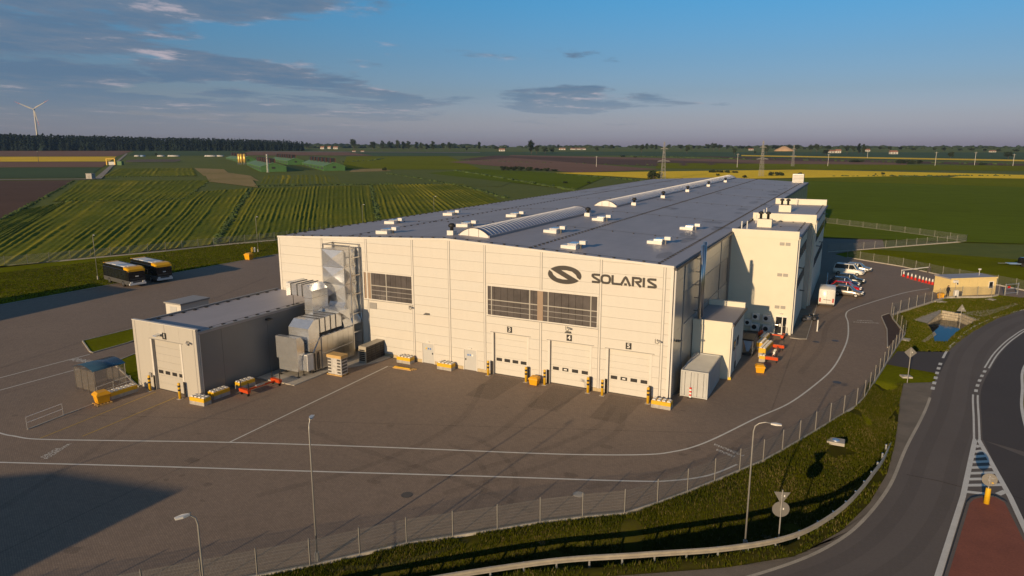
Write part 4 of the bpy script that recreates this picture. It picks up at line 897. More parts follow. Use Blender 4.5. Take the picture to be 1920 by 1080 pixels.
# ------------------------------------------------------------------ ventilation plant on the front
vp = thing('ventilation_plant', 'galvanised air handling unit with tall square duct in a steel frame', 'ventilation unit', (0, 0, 0))
def creased(x0, x1, y, z0, z1, d=0.07):      # cross-broken sheet facing the yard
    c = ((x0+x1)/2, y-d, (z0+z1)/2); return [(x0, y, z0), (x1, y, z0), (x1, y, z1), (x0, y, z1), c], [(0, 1, 4), (1, 2, 4), (2, 3, 4), (3, 0, 4)]
zs = [5.75, 7.5, 9.25, 11.0]
mb = MB().box(-34.95, -32.2, -2.0, -0.15, 5.7, 10.98)
mb.build('duct', 'galv', vp)
for a, b in zip(zs, zs[1:]):
    MB().add(*creased(-34.95, -32.2, -2.005, a, b-0.03, 0.16)).build('duct_sheet', 'galv', vp)
    mb = MB(); x = -32.195; mb.add([(x, -2.0, a), (x, -0.15, a), (x, -0.15, b-0.03), (x, -2.0, b-0.03), (x+0.14, -1.07, (a+b)/2)], [(0, 1, 4), (1, 2, 4), (2, 3, 4), (3, 0, 4)]); mb.build('duct_sheet', 'galv', vp)
    MB().box(-35.0, -32.15, -2.06, -0.12, b-0.03, b+0.02).build('duct_flange', 'aluminium', vp)
MB().loft([[(-34.2, -2.0, 5.7), (-32.2, -2.0, 5.7), (-32.2, -0.2, 5.7), (-34.2, -0.2, 5.7)], [(-34.0, -3.0, 4.6), (-32.0, -3.0, 4.6), (-32.0, -0.2, 4.2), (-34.0, -0.2, 4.2)], [(-34.0, -2.9, 3.4), (-31.7, -2.9, 3.4), (-31.7, -0.3, 3.4), (-34.0, -0.3, 3.4)]]).build('duct_transition', 'galv', vp)
# frame
for x, y in ((-31.75, -1.55), (-31.75, 0-0.12), (-35.15, -1.55), (-35.15, -0.12)): MB().box(x-0.06, x+0.06, y-0.06, y+0.06, 0.1 if x > -33 else 5.8, 11.45).build('frame_post', 'aluminium', vp)
for z in (2.5, 4.4, 6.4, 8.3, 10.1): MB().box(-31.80, -31.70, -1.48, -0.19, z, z+0.1).build('frame_rail', 'aluminium', vp)
for a in ((-35.08, -31.82, -1.60, -1.50, 11.33, 11.43), (-35.08, -31.82, -0.17, -0.08, 11.33, 11.43), (-35.2, -35.1, -1.48, -0.19, 11.33, 11.43)): MB().box(*a).build('frame_rail', 'aluminium', vp)
for z in (7.0, 9.0): MB().box(-35.7, -35.21, -0.6, -0.5, z, z+0.1).build('frame_rail', 'steel_dark', vp)
# duct reaching over the annex roof
MB().loft([[(-36.7, -5.35, 6.65), (-36.7, -2.9, 6.65), (-36.7, -2.9, 8.0), (-36.7, -5.35, 8.0)], [(-36.2, -5.2, 6.78), (-36.2, -3.0, 6.78), (-36.2, -3.0, 7.88), (-36.2, -5.2, 7.88)], [(-34.75, -5.2, 6.78), (-34.75, -3.0, 6.78), (-34.75, -3.0, 7.88), (-34.75, -5.2, 7.88)]]).build('duct', 'galv', vp)
for x in (-36.2, -35.4, -34.75): MB().box(x-0.025, x+0.025, -5.26, -2.94, 6.72, 7.94).build('duct_flange', 'steel_dark', vp)
MB().prism_y([(-34.72, 6.78), (-34.72, 7.88), (-34.2, 7.88), (-33.55, 7.35), (-33.55, 4.9), (-34.55, 4.9), (-34.55, 6.78)], -5.2, -3.0).build('duct_elbow', 'galv', vp)
for z in (5.4, 6.6): MB().box(-34.62, -33.50, -5.25, -2.95, z, z+0.05).build('duct_flange', 'aluminium', vp)
MB().tube([(-36.1, -5.1, 6.7), (-36.1, -5.1, 5.74)], 0.03, 6).box(-36.3, -35.9, -5.2, -5.0, 5.725, 5.78).build('duct_stand', 'black', vp)
# lower duct bending down to the unit
MB().prism_x([(-8.0, 2.3), (-8.0, 4.45), (-7.25, 5.1), (-3.4, 5.1), (-3.4, 3.75), (-6.6, 3.75), (-6.6, 2.7), (-7.2, 2.0)], -34.05, -31.62).build('duct_elbow', 'galv', vp)
for y in (-6.5, -5.75, -5.0, -4.25): MB().box(-34.1, -31.57, y, y+0.05, 3.70, 5.15).build('duct_flange', 'steel_dark', vp)
MB().box(-34.1, -31.57, -8.05, -6.55, 3.05, 3.1).build('duct_flange', 'aluminium', vp)
MB().loft([[(-34.3, -3.6, 5.0), (-31.2, -3.6, 5.0), (-31.2, -2.5, 4.2), (-34.3, -2.5, 4.2)], [(-34.3, -3.6, 5.35), (-31.6, -3.9, 5.3), (-31.3, -2.6, 5.3), (-34.3, -2.5, 5.35)]]).build('duct_collar', 'galv', vp)
# the unit itself: panelled casing on a plinth
MB().box(-34.0, -31.52, -6.5, -1.9, 0.25, 3.38).build('casing', 'galv', vp)
for k in range(6):
    for z0, z1 in ((0.32, 1.72), (1.78, 3.34)):
        MB().box(-31.515, -31.47, -6.45+k*0.755, -6.45+k*0.755+0.735, z0, z1).build('casing_panel', 'aluminium', vp)
    MB().box(-31.60, -31.42, -6.2+k*0.755, -6.05+k*0.755, 3.385, 3.45).build('clip', 'white_metal', vp)
MB().prism_x([(-7.5, 2.1), (-6.52, 2.1), (-6.52, 3.36)], -34.0, -31.55).build('casing_wedge', 'aluminium', vp)
MB().box(-33.9, -31.55, -7.6, -6.55, 0.3, 2.05).build('casing', 'aluminium', vp)
for y in (-7.1, -6.9, -7.45): MB().box(-31.54, -31.5, y, y+0.05, 0.35, 2.0).build('casing_rib', 'steel_dark', vp)
MB().box(-32.3, -31.45, -8.5, -7.72, 0.55, 2.1).build('filter_box', 'white_metal', vp); MB().box(-32.4, -31.5, -8.6, -8.51, 0.6, 2.05).build('filter_frame', 'galv', vp)
MB().box(-32.2, -31.7, -7.7, -7.2, 0.09, 0.32).build('pump', 'black', vp)
# intake hood on legs
MB().prism_x([(-9.3, 1.75), (-9.3, 3.85), (-8.75, 3.85), (-8.35, 3.3), (-8.35, 1.75)], -34.45, -31.9).build('intake_hood', 'galv', vp); MB().box(-34.3, -32.0, -9.2, -8.4, 0.62, 1.745).build('intake_base', 'galv', vp)
for x in (-34.25, -32.05):
    for y in (-9.15, -8.45): MB().box(x-0.03, x+0.03, y-0.03, y+0.03, 0.1, 0.62).box(x-0.16, x+0.16, y-0.1, y+0.1, 0.085, 0.12).build('leg', 'black', vp)
pad = MB().prism([(-35.5, -10.9), (-30.9, -10.9), (-30.75, -6.3), (-28.4, -1.9), (-28.2, -0.08), (-35.5, -0.08)], 0.0, 0.085).build('concrete_pad', 'concrete'); struct(pad)
for i in range(4):
    y = -2.95+i*0.74; u = thing('condenser_unit', 'dark outdoor condenser, %s of four from the yard end of the bank' % ORD[i], 'condenser', (-29.55, y, 0.087), 0, 'condensers beside the air handling unit')
    MB().box(-0.45, 0.45, 0, 0.70, 0.0, 1.62).build('casing', 'unit_dark', u); MB().box(-0.46, 0.46, -0.01, 0.71, 1.623, 1.67).build('top', 'unit_beige', u)
    for k in range(6): MB().box(0.452, 0.475, 0.06, 0.64, 0.12+k*0.24, 0.30+k*0.24).build('grille', 'black', u)
    if i == 0:
        MB().box(-0.45, 0.45, -0.035, -0.004, 0.0, 1.62).build('end_panel', 'unit_beige', u)
        for k in range(6): MB().box(-0.36, 0.30, -0.05, -0.036, 0.2+k*0.2, 0.34+k*0.2).build('louvre', 'black', u)
wp = thing('wrapped_pallet', 'film wrapped load with orange cardboard lid on wooden pallet', 'pallet load', (-29.6, -6.55, 0.0))
def pallet(parent, lx, ly, z=0.0):
    for k in range(3): MB().box(-lx/2, lx/2, -ly/2+k*(ly-0.1)/2, -ly/2+k*(ly-0.1)/2+0.1, z, z+0.1).build('pallet_runner', 'wood', parent)
    for k in range(6): MB().box(-lx/2+k*(lx-0.13)/5, -lx/2+k*(lx-0.13)/5+0.13, -ly/2, ly/2, z+0.101, z+0.125).build('pallet_board', 'wood', parent)
pallet(wp, 1.8, 1.05)
MB().cbox(-0.82, 0.82, -0.47, 0.47, 0.126, 1.75, 0.05).build('load', 'film', wp); MB().cbox(-0.88, 0.88, -0.52, 0.52, 1.70, 1.98, 0.03).build('lid', 'cardboard', wp)
for k in range(5):
    for x in (-0.75, 0.35): MB().box(x, x+0.38, -0.485, -0.472, 0.25+k*0.3, 0.42+k*0.3).build('load_slot', 'unit_dark', wp)
    MB().box(0.822, 0.835, -0.35, 0.35, 0.25+k*0.3, 0.42+k*0.3).build('load_slot', 'unit_dark', wp)

# ------------------------------------------------------------------ concrete blocks with yellow bands
def block(lab, x, y, rz=0.0, L=1.62, W=0.80, H=0.62, z=0.0):
    b = thing('concrete_block', lab, 'block', (x, y, z), rz, 'yellow banded concrete blocks')
    MB().cbox(-L/2, L/2, -W/2, W/2, 0.0, H*0.48, 0.015).build('base', 'block_grey', b); MB().cbox(-L/2+0.004, L/2-0.004, -W/2+0.004, W/2-0.004, H*0.482, H, 0.02).build('band', 'yellow', b)
    n = max(2, int(L/0.38))
    for i in range(n):
        for j in (-1, 1): cx, cy = -L/2+L*(i+0.5)/n, j*W*0.23; MB().loft([[(cx+s*0.15*c, cy+s*0.13*d, zz) for c, d in ((-1, -1), (1, -1), (1, 1), (-1, 1))] for s, zz in ((1, H+0.001), (0.75, H+0.09))]).build('stud', 'stud_white', b)
    return b
block('yellow banded concrete block against hall wall, near the condenser bank', -26.0, -0.75); block('yellow banded concrete block between the two grey hall doors', -21.3, -0.68)
block('yellow banded concrete block at the hall corner beside door 5', -0.15, -1.15); block('yellow banded concrete block across the front corner of the annex', -34.75, -17.65, R(4))
block('yellow banded concrete block along annex flank, next to its front corner', -34.75, -15.75, R(86)); block('yellow banded concrete block by annex flank near the orange dolly', -34.7, -13.0, R(84)); block('long yellow banded concrete block beside the smoking shelter', -42.5, -19.3, R(88), 2.4)
block('small yellow banded block nearest the orange dolly by the office', 5.6, 15.7, R(88), 0.75, 0.6); block('tall yellow banded block row behind the small block by the office', 5.55, 18.6, R(84), 3.4, 0.7, 0.95); block('yellow banded block in the shade between chiller and block row', 4.9, 20.5, R(84), 2.2, 0.7, 0.8); block('yellow banded block in shade nearest the office wall', 4.9, 22.9, R(84), 2.0, 0.7, 0.8)

# ------------------------------------------------------------------ bollards
for x, y, lab in ((-16.78, -0.52, 'left of door 3'), (-12.8, -0.62, 'right of door 3'), (-10.98, -0.55, 'left of door 4'), (-6.78, -0.72, 'right of door 4'), (-5.45, -0.78, 'left of door 5'), (-1.42, -0.85, 'right of door 5'), (-41.25, -17.55, 'left of door 1'), (-37.2, -17.7, 'right of door 1')):
    b = thing('bollard', 'black ringed yellow bollard %s of the %s' % (lab.split(' of ')[0], {'3': 'leftmost hall door', '4': 'middle hall door', '5': 'hall door nearest the corner', '1': 'annex door'}[lab[-1]]), 'bollard', (x, y, 0), 0, 'bollards guarding the overhead doors')
    MB().lathe([(0.115, 0.02), (0.115, 1.36), (0.09, 1.42), (0.03, 1.44)], n=14).build('post', 'yellow', b, True)
    for z in (0.72, 1.06): MB().lathe([(0.118, z), (0.118, z+0.17)], n=14).build('ring', 'black', b)
    MB().cbox(-0.22, 0.22, -0.2, 0.2, 0.0, 0.025, 0.005).build('base_plate', 'concrete', b)
# ------------------------------------------------------------------ yellow grit bins
def grit(lab, x, y, rz=0.0, s=1.0):
    b = thing('grit_bin', lab, 'bin', (x, y, 0.0), rz, 'yellow grit bins')
    MB().loft([[(-0.34*s, -0.27*s, 0.02), (0.34*s, -0.27*s, 0.02), (0.34*s, 0.27*s, 0.02), (-0.34*s, 0.27*s, 0.02)], [(-0.42*s, -0.34*s, 0.55*s), (0.42*s, -0.34*s, 0.55*s), (0.42*s, 0.34*s, 0.55*s), (-0.42*s, 0.34*s, 0.55*s)]]).build('body', 'yellow_bin', b)
    MB().loft([[(-0.47*s, -0.39*s, 0.552*s), (0.47*s, -0.39*s, 0.552*s), (0.47*s, 0.39*s, 0.552*s), (-0.47*s, 0.39*s, 0.552*s)], [(-0.45*s, -0.36*s, 0.62*s), (0.45*s, -0.36*s, 0.62*s), (0.45*s, 0.36*s, 0.66*s), (-0.45*s, 0.36*s, 0.66*s)], [(-0.3*s, -0.2*s, 0.76*s), (0.3*s, -0.2*s, 0.76*s), (0.3*s, 0.25*s, 0.8*s), (-0.3*s, 0.25*s, 0.8*s)]]).build('lid', 'yellow_bin', b)
    return b
grit('yellow grit bin between doors 3 and 4', -11.85, -0.85); b = grit('yellow grit bin on a small pallet beside the smoking shelter', -42.05, -21.35, R(80), 1.25)
b.location.z = 0.13; 
for k in range(3): MB().box(-0.6, 0.6, -0.5+k*0.45, -0.4+k*0.45, -0.125, -0.03).build('pallet_runner', 'wood', b)
for k in range(5): MB().box(-0.6+k*0.27, -0.48+k*0.27, -0.5, 0.5, -0.029, -0.005).build('pallet_board', 'wood', b)
grit('yellow grit bin standing alone in front of the plant room', 5.85, 11.9, R(10)); g = gp(1763, 559); grit('yellow grit bin behind the fence by the gatehouse', g.x, g.y); g = gp(467, 486.5); grit('orange yellow grit bin on the far lawn edge near a lamp post', g.x, g.y, 0, 1.6)
# ------------------------------------------------------------------ orange tow dollies
def dolly(lab, a, b_):
    A, B = Vector((*a, 0)), Vector((*b_, 0)); L = (B-A).length; d = thing('tow_dolly', lab, 'dolly', A, math.atan2(B.y-A.y, B.x-A.x), 'orange tow dollies')
    MB().box(0.2, L-0.2, -0.06, 0.06, 0.35, 0.48).build('beam', 'orange_red', d)
    for x in (0.0, L):
        MB().prism_y([(x-0.12, 0.28), (x+0.12, 0.28), (x+0.16, 0.58), (x-0.16, 0.58)], -0.62, 0.62).build('cross_beam', 'orange_red', d)
        for y in (-0.55, 0.55): MB().wheel((x, y*0.85, 0.13), 0.13, 0.09).build('wheel', 'tyre', d); MB().box(x-0.03, x+0.03, y-0.03, y+0.03, 0.58, 1.25).build('upright', 'black', d)
    MB().box(L*0.35, L*0.6, -0.12, 0.12, 0.48, 0.60).build('cylinder', 'galv', d)
dolly('orange tow dolly on the paving beside the annex flank', (-32.95, -14.6), (-32.55, -11.4)); dolly('orange tow dolly beside the yellow blocks by the office', (6.45, 15.6), (6.55, 20.4)); dolly('orange red tow dolly parked in shade at the glass office door', (4.2, 25.2), (6.6, 25.0))
# loose yellow timbers by the white line
tb = thing('timber_stack', 'low stack of yellow timbers lying on the yard near the white corner line', 'timber', (-24.9, -2.45, 0), R(2))
for k in range(4): MB().box(-1.2, 0.9+0.1*k, -0.3+k*0.16, -0.2+k*0.16, 0.0, 0.09).build('timber', 'wood', tb)
MB().box(-1.1, 0.7, -0.2, -0.08, 0.091, 0.17).build('timber', 'yellow', tb)
# ------------------------------------------------------------------ smoking shelter, handrail
sh = thing('smoking_shelter', 'small shelter with curved blue canopy and clear side sheets', 'shelter', (-46.0, -18.85, 0), R(-3))
W2, D2 = 1.5, 1.35
for x in (-W2, -W2/3, W2/3, W2):
    for y in (-D2, D2): MB().box(x-0.03, x+0.03, y-0.03, y+0.03, 0, 2.0).build('post', 'aluminium', sh)
for a in ((-W2-0.05, W2+0.05, -D2-0.04, -D2+0.04, 2.001, 2.07), (-W2-0.05, W2+0.05, D2-0.04, D2+0.04, 2.001, 2.07)): MB().box(*a).build('rail', 'aluminium', sh)
A = [(-W2-0.08+(2*W2+0.16)*k/10, 2.08+0.34*math.sin(math.pi*k/10)) for k in range(11)]
MB().loft([[(x, -D2-0.1, z) for x, z in A]+[(x, -D2-0.1, z+0.03) for x, z in A[::-1]], [(x, D2+0.1, z) for x, z in A]+[(x, D2+0.1, z+0.03) for x, z in A[::-1]]]).build('canopy', 'canopy_blue', sh, True)
for k in range(3):
    a, b = (-W2+2*W2*k/3, -W2+2*W2*(k+1)/3)
    MB().box(a+0.04, b-0.04, D2-0.008, D2+0.008, 0.2, 2.1).build('side_sheet', 'clear_sheet', sh)
    if k < 3: MB().box(a+0.04, b-0.04, -D2-0.008, -D2+0.008, 0.2, 2.1).build('side_sheet', 'clear_sheet', sh)
for x in (-W2, W2): MB().box(x-0.008, x+0.008, -D2+0.04, D2-0.04, 0.2, 2.1).build('side_sheet', 'clear_sheet', sh)
def rail_thing(lab, pts, h=1.0, mat='galv'):
    r = thing('handrail', lab, 'railing', (pts[0][0], pts[0][1], 0)); Q = [Vector((p[0]-pts[0][0], p[1]-pts[0][1], 0)) for p in pts]
    for q in Q: MB().tube([(q.x, q.y, 0), (q.x, q.y, h)], 0.028, 6).build('post', mat, r)
    for a, b in zip(Q, Q[1:]):
        for z in (h, h*0.55): MB().tube([(a.x, a.y, z), (b.x, b.y, z)], 0.022, 6).build('rail', mat, r)
rail_thing('galvanised handrail on the ramp line at the far left of the yard', [(-41.9, -27.3), (-42.3, -24.4)]); rail_thing('galvanised handrail between shelter and long yellow banded block', [(-43.4, -20.9), (-43.6, -19.3), (-43.75, -17.6)], 1.05)
lk = kerb_line([(-41.9, -27.3), (-42.3, -24.4), (-42.55, -21.9)], 0.1, 0.0, 0.06); struct(lk)
# kiosk and hydrants
ks = thing('transformer_kiosk', 'cream flat roofed kiosk standing behind the loading annex', 'kiosk', (-60.4, 1.6, 0)); MB().box(-1.35, 1.35, -2.0, 2.0, 0, 2.3).build('wall', 'panel', ks); MB().box(-1.5, 1.5, -2.15, 2.15, 2.302, 2.48).build('roof', 'trim_grey', ks); MB().box(-0.6, 0.6, -2.03, -2.004, 0.05, 2.0).build('door', 'door_grey', ks)
g = gp(478, 472); hy = thing('hydrant', 'white hydrant between yellow guard posts on the far lawn', 'hydrant', (g.x, g.y, -0.06)); MB().lathe([(0.16, 0), (0.16, 0.85), (0.10, 0.95)], n=10).build('body', 'white_paint', hy); [MB().lathe([(0.06, 0), (0.06, 1.0)], (x, y, 0), 8).build('guard_post', 'yellow', hy) for x, y in ((-0.7, 0.0), (0.0, 0.9), (0.0, -0.9))]

# ------------------------------------------------------------------ container, chiller
ct = thing('shipping_container', 'grey corrugated container standing beside the hall corner', 'container', (0.55, 2.15, 0), 0)
CW, CL, CH = 2.3, 5.6, 2.4
MB().box(0.06, CW-0.06, 0.06, CL-0.06, 0.12, CH-0.12).build('shell', 'container_grey', ct)
for x in (0, CW-0.1):
    for y in (0, CL-0.1): MB().box(x, x+0.1, y, y+0.1, 0.03, CH-0.02).build('corner_post', 'container_grey', ct)
for z in (0.05, CH-0.14):
    MB().box(0.101, CW-0.101, 0, 0.1, z, z+0.12).box(CW-0.1, CW, 0.101, CL-0.101, z, z+0.12).box(0, 0.1, 0.101, CL-0.101, z, z+0.12).box(0.101, CW-0.101, CL-0.1, CL, z, z+0.12).build('rail', 'container_grey', ct)
k = 0.15
while k < CL-0.2: MB().box(CW-0.06, CW-0.02, k, k+0.13, 0.17, CH-0.14).build('corrugation', 'container_grey', ct); MB().box(0.1, CW-0.1, k, k+0.13, CH-0.12, CH-0.085).build('corrugation', 'container_grey', ct); k += 0.27
for i in range(2):
    d = MB().box(0.12+i*1.06, 1.12+i*1.06, 0.01, 0.055, 0.18, CH-0.15).build('door', 'container_grey', ct)
    for q in (0.25, 0.75): MB().tube([(0.12+i*1.06+q, -0.02, 0.15), (0.12+i*1.06+q, -0.02, CH-0.14)], 0.022, 6).build('lock_bar', 'galv', d)
    for z in (0.6, 1.1, 1.6): MB().box(0.16+i*1.06, 1.08+i*1.06, -0.005, 0.008, z, z+0.03).build('rib', 'container_grey', d)
wb = thing('marker_board', 'red and white striped marker board leaning on the container doors', 'marker', (1.45, 2.02, 0)); 
for k in range(6): MB().box(-0.09, 0.09, -0.02, 0.02, 0.05+k*0.15, 0.20+k*0.15).build('stripe', 'cone_red' if k % 2 else 'white_paint', wb)
MB().box(-0.18, 0.18, -0.12, 0.12, 0, 0.048).build('base', 'black', wb)
cf = thing('chiller', 'grey chiller with V shaped coil beside the plant room', 'chiller', (3.95, 18.1, 0)); MB().box(-0.5, 0.5, -1.1, 1.2, 0.0, 0.25).build('base', 'steel_dark', cf); MB().prism_y([(-0.12, 0.4), (0.12, 0.4), (0.45, 1.55), (-0.45, 1.55)], -1.0, 1.1).build('coil', 'lamp_blue', cf); MB().box(-0.55, 0.55, -1.15, 1.25, 1.56, 1.72).build('top', 'black', cf)
for x in (-0.5, 0.5):
    for y in (-1.05, 1.15): MB().box(x-0.04, x+0.04, y-0.04, y+0.04, 0.25, 1.56).build('post', 'panel_grey', cf)

# ------------------------------------------------------------------ vehicles
def wheels(parent, xs, w_, r_, wd=0.22):
    for x in xs:
        for s in (-1, 1):
            t_ = MB().wheel((x, s*(w_-wd/2+0.02), r_), r_, wd).build('wheel', 'tyre', parent, True); MB().wheel((x, s*(w_-wd/2+0.035), r_), r_*0.62, wd).build('rim', 'rim', t_)
def car(name, lab, cat, loc, rz, paint, L=4.3, Wd=1.78, H=1.48, kind='hatch', group='vehicles parked beside the office wing'):
    c = thing(name, lab, cat, loc, rz, group); w = Wd/2; h = L/2       # front towards +x
    if kind == 'van':
        secs = [(-h, 0.96, 0.45, 2.35), (-h+0.1, 1, 0.32, H), (h-1.75, 1, 0.32, H), (h-1.3, 1, 0.32, H-0.12), (h-0.95, 0.99, 0.32, 1.45), (h-0.15, 0.93, 0.34, 1.15), (h, 0.86, 0.45, 0.85)]
        belt = 1.25
    elif kind == 'mpv': secs = [(-h, 0.93, 0.40, 1.05), (-h+0.08, 0.97, 0.30, 1.12), (-0.3, 1, 0.26, 1.12), (h-1.15, 1, 0.26, 1.08), (h-0.3, 0.95, 0.28, 0.88), (h, 0.84, 0.38, 0.62)]; belt = 1.1
    else: secs = [(-h, 0.88, 0.42, 0.85), (-h+0.12, 0.95, 0.30, 0.98), (-0.4, 1, 0.24, 0.96), (h-1.3, 1, 0.24, 0.92), (h-0.45, 0.95, 0.26, 0.76), (h, 0.80, 0.36, 0.56)]; belt = 0.95
    rings = [[(x, -w*k*0.94, z0), (x, -w*k, z0+0.22), (x, -w*k, z1-0.16), (x, -w*k*0.90, z1), (x, w*k*0.90, z1), (x, w*k, z1-0.16), (x, w*k, z0+0.22), (x, w*k*0.94, z0)] for x, k, z0, z1 in secs]
    MB().loft(rings).build('body', paint, c, True)
    if kind == 'van':
        g_ = MB(); 
        MB().quad((h-1.33, -w*0.86, H-0.16), (h-0.97, -w*0.88, 1.5), (h-0.97, w*0.88, 1.5), (h-1.33, w*0.86, H-0.16)).build('windscreen', 'glass', c)
        for s in (-1, 1): MB().box(h-2.6, h-1.5, s*w-0.012*(s < 0)*0-0.006, s*w+0.006, 1.35, H-0.45).build('side_window', 'glass', c); MB().box(-h-0.02, -h+0.02, s*w*0.80-0.09, s*w*0.80+0.09, 0.7, 1.25).build('tail_lamp', 'tail', c)
        MB().box(-h-0.015, -h+0.01, -0.01, 0.01, 0.5, H-0.2).build('door_gap', 'black', c); MB().box(-h-0.03, -h+0.05, -w*0.5, w*0.4, 1.0, 1.06).build('handle_bar', 'black', c); MB().box(-h-0.05, -h+0.1, -w*0.9, w*0.9, 0.36, 0.5).build('bumper', 'unit_dark', c)
    else:
        rf, rr = (h-1.55, -h+0.30) if kind == 'mpv' else (h-1.75, -h+0.75)
        cab = [[(h-1.0 if kind == 'mpv' else h-1.2, 0.90), (rf, H-0.05)], [(-h+0.10, 0.93), (rr, H-0.05)]]
        def ring4(z): 
            q = (z-belt)/(H-0.05-belt); k = 0.90-0.16*q; xa = cab[0][0][0]+(rf-cab[0][0][0])*q; xb = cab[1][0][0]+(rr-cab[1][0][0])*q; return [(xb, -w*k, z), (xa, -w*k, z), (xa, w*k, z), (xb, w*k, z)]
        MB().loft([ring4(belt-0.06), ring4(belt+(H-belt)*0.5), ring4(H-0.06)]).build('glasshouse', 'glass', c)
        r0 = ring4(H-0.06); r1 = ring4(H-0.06); MB().loft([[(x, y*1.02, H-0.06) for x, y, z in r0], [(x*0.96, y*0.9, H) for x, y, z in r1]]).build('roof', paint, c, True)
        for s in (-1, 1):
            for x0, x1 in ((cab[0][0][0], rf), (0.05, 0.05), (cab[1][0][0], rr)): MB().bar([(x0, s*w*0.905, belt-0.05), (x1, s*w*0.745, H-0.04)], 0.07, 0.07).build('pillar', paint, c)
            MB().cbox(h-0.28, h-0.04, s*w*0.66-0.17, s*w*0.66+0.17, 0.56, 0.72, 0.02).build('headlamp', 'headlamp', c); MB().box(-h-0.01, -h+0.12, s*w*0.78-0.11, s*w*0.78+0.11, 0.66, 0.92).build('tail_lamp', 'tail', c); MB().box(h-1.45, h-1.3, s*w*0.98-0.02 if s > 0 else s*w*0.98-0.16, s*w*0.98+0.16 if s > 0 else s*w*0.98+0.02, belt-0.03, belt+0.1).build('mirror', paint, c)
        MB().box(h-0.03, h+0.015, -0.26, 0.26, 0.42, 0.53).build('number_plate', 'white_paint', c)
    wheels(c, (-h+0.85, h-0.88) if kind != 'van' else (-h+1.05, h-0.95), w, 0.31 if kind != 'van' else 0.34); return c
car('delivery_van', 'white panel van with its rear doors towards the camera', 'van', (10.05, 46.9, 0), R(91), 'car_white', 5.5, 1.98, 2.45, 'van')
car('parked_car', 'grey hatchback nearest the white panel van', 'car', (12.5, 53.6, 0), R(-7), 'car_grey', 4.1, 1.74, 1.46)
car('parked_car', 'bright red hatchback between grey and blue cars', 'car', (12.2, 57.0, 0), R(-4), 'car_red', 4.2, 1.76, 1.46); car('parked_car', 'dark blue hatchback behind the red car', 'car', (11.9, 60.6, 0), R(-4), 'car_blue', 4.3, 1.8, 1.48); car('parked_car', 'dark green grey car half hidden behind the blue one', 'car', (12.5, 63.9, 0), R(-4), 'car_dark', 4.4, 1.8, 1.48)
car('passenger_van', 'white passenger van parked apart with its nose to the road', 'van', (12.3, 72.0, 0), R(-10), 'car_white', 4.6, 1.85, 1.85, 'mpv'); car('parked_car', 'silver car partly hidden behind the white passenger van', 'car', (13.6, 76.2, 0), R(-8), 'car_silver', 4.3, 1.78, 1.46)
def bus(lab, x, y, rz):
    b = thing('parked_bus', lab, 'bus', (x, y, 0), rz, 'midi buses parked at the yard edge'); L, w, H = 8.9, 1.24, 2.75
    MB().cbox(-L, 0, -w, w, 0.42, 1.05, 0.06).build('lower_body', 'bus_grey', b)
    sec = [(-L, 0.99, 1.0, H-0.1), (-L+0.15, 1, 1.0, H), (-0.45, 1, 1.0, H), (-0.02, 0.97, 1.0, H-0.35)]
    MB().loft([[(x_, -w*k, z0+0.052), (x_, -w*k, z1-0.18), (x_, -w*k*0.86, z1), (x_, w*k*0.86, z1), (x_, w*k, z1-0.18), (x_, w*k, z0+0.052)] for x_, k, z0, z1 in sec]).build('upper_body', 'bus_black', b)
    MB().loft([[(x_, -w*k, z0), (x_, -w*k, z1-0.05), (x_, -w*k*0.84, z1), (x_, w*k*0.84, z1), (x_, w*k, z1-0.05), (x_, w*k, z0)] for x_, k, z0, z1 in ((-1.5, 1.0, H-0.08, H+0.36), (-0.5, 1.01, H-0.12, H+0.32), (0.05, 0.98, H-0.30, H+0.02))]).build('roof_cap', 'bus_yellow', b)
    for s in (-1, 1): MB().box(-L+0.3, -1.6, s*w*0.95-0.04, s*w*0.95+0.04, H-0.02, H+0.30).build('roof_rail', 'bus_black', b); [MB().box(-L+0.5+k*1.25, -L+1.62+k*1.25, s*(w+0.004)-0.008, s*(w+0.004)+0.008, 1.2, H-0.35).build('window', 'glass', b) for k in range(6)]
    MB().box(-L+0.4, -L+2.3, -w*0.75, w*0.75, H+0.002, H+0.30).build('roof_unit', 'bus_white', b)
    for k in range(3): MB().cbox(-L+2.5+k*1.55, -L+3.95+k*1.55, -w*0.72, w*0.72, H+0.002, H+0.34, 0.05).build('battery_pack', 'lamp_blue' if k % 2 else 'bus_white', b)
    MB().box(-L+0.1, -L+0.45, -w*0.9, w*0.9, H, H+0.36).build('rear_cap', 'bus_yellow', b); MB().cbox(-1.9, -1.5, -0.5, 0.5, H+0.002, H+0.40, 0.04).build('pantograph_base', 'bus_white', b)
    MB().quad((0.0, -w*0.86, 1.15), (0.0, w*0.86, 1.15), (-0.10, w*0.84, H-0.42), (-0.10, -w*0.84, H-0.42)).build('windscreen', 'glass', b); MB().box(0.0, 0.025, -0.22, 0.22, 1.62, 1.78).build('notice', 'white_paint', b)
    MB().cbox(-0.10, 0.08, -w, w, 0.40, 0.70, 0.04).build('bumper', 'bus_white', b)
    for s in (-1, 1): MB().cbox(-0.02, 0.09, s*w*0.72-0.2, s*w*0.72+0.2, 0.72, 0.92, 0.03).build('headlamp', 'headlamp', b); MB().tube([(-0.2, s*w, H-0.1), (0.25, s*(w+0.28), H-0.2), (0.25, s*(w+0.28), H-0.75)], 0.05, 6).build('mirror', 'bus_black', b)
    wheels(b, (-L+2.0, -2.1), w, 0.45, 0.28)
bus('black midi bus with yellow roof cap, nearest the lamp on the lawn', -84.4, 11.7, R(-11)); bus('black midi bus with yellow roof cap, second from the lawn lamp', -84.2, 16.2, R(-11))
mc = thing('motorcycle', 'black motorcycle parked on the gravel by the office', 'motorcycle', (8.6, 35.0, 0), R(35))
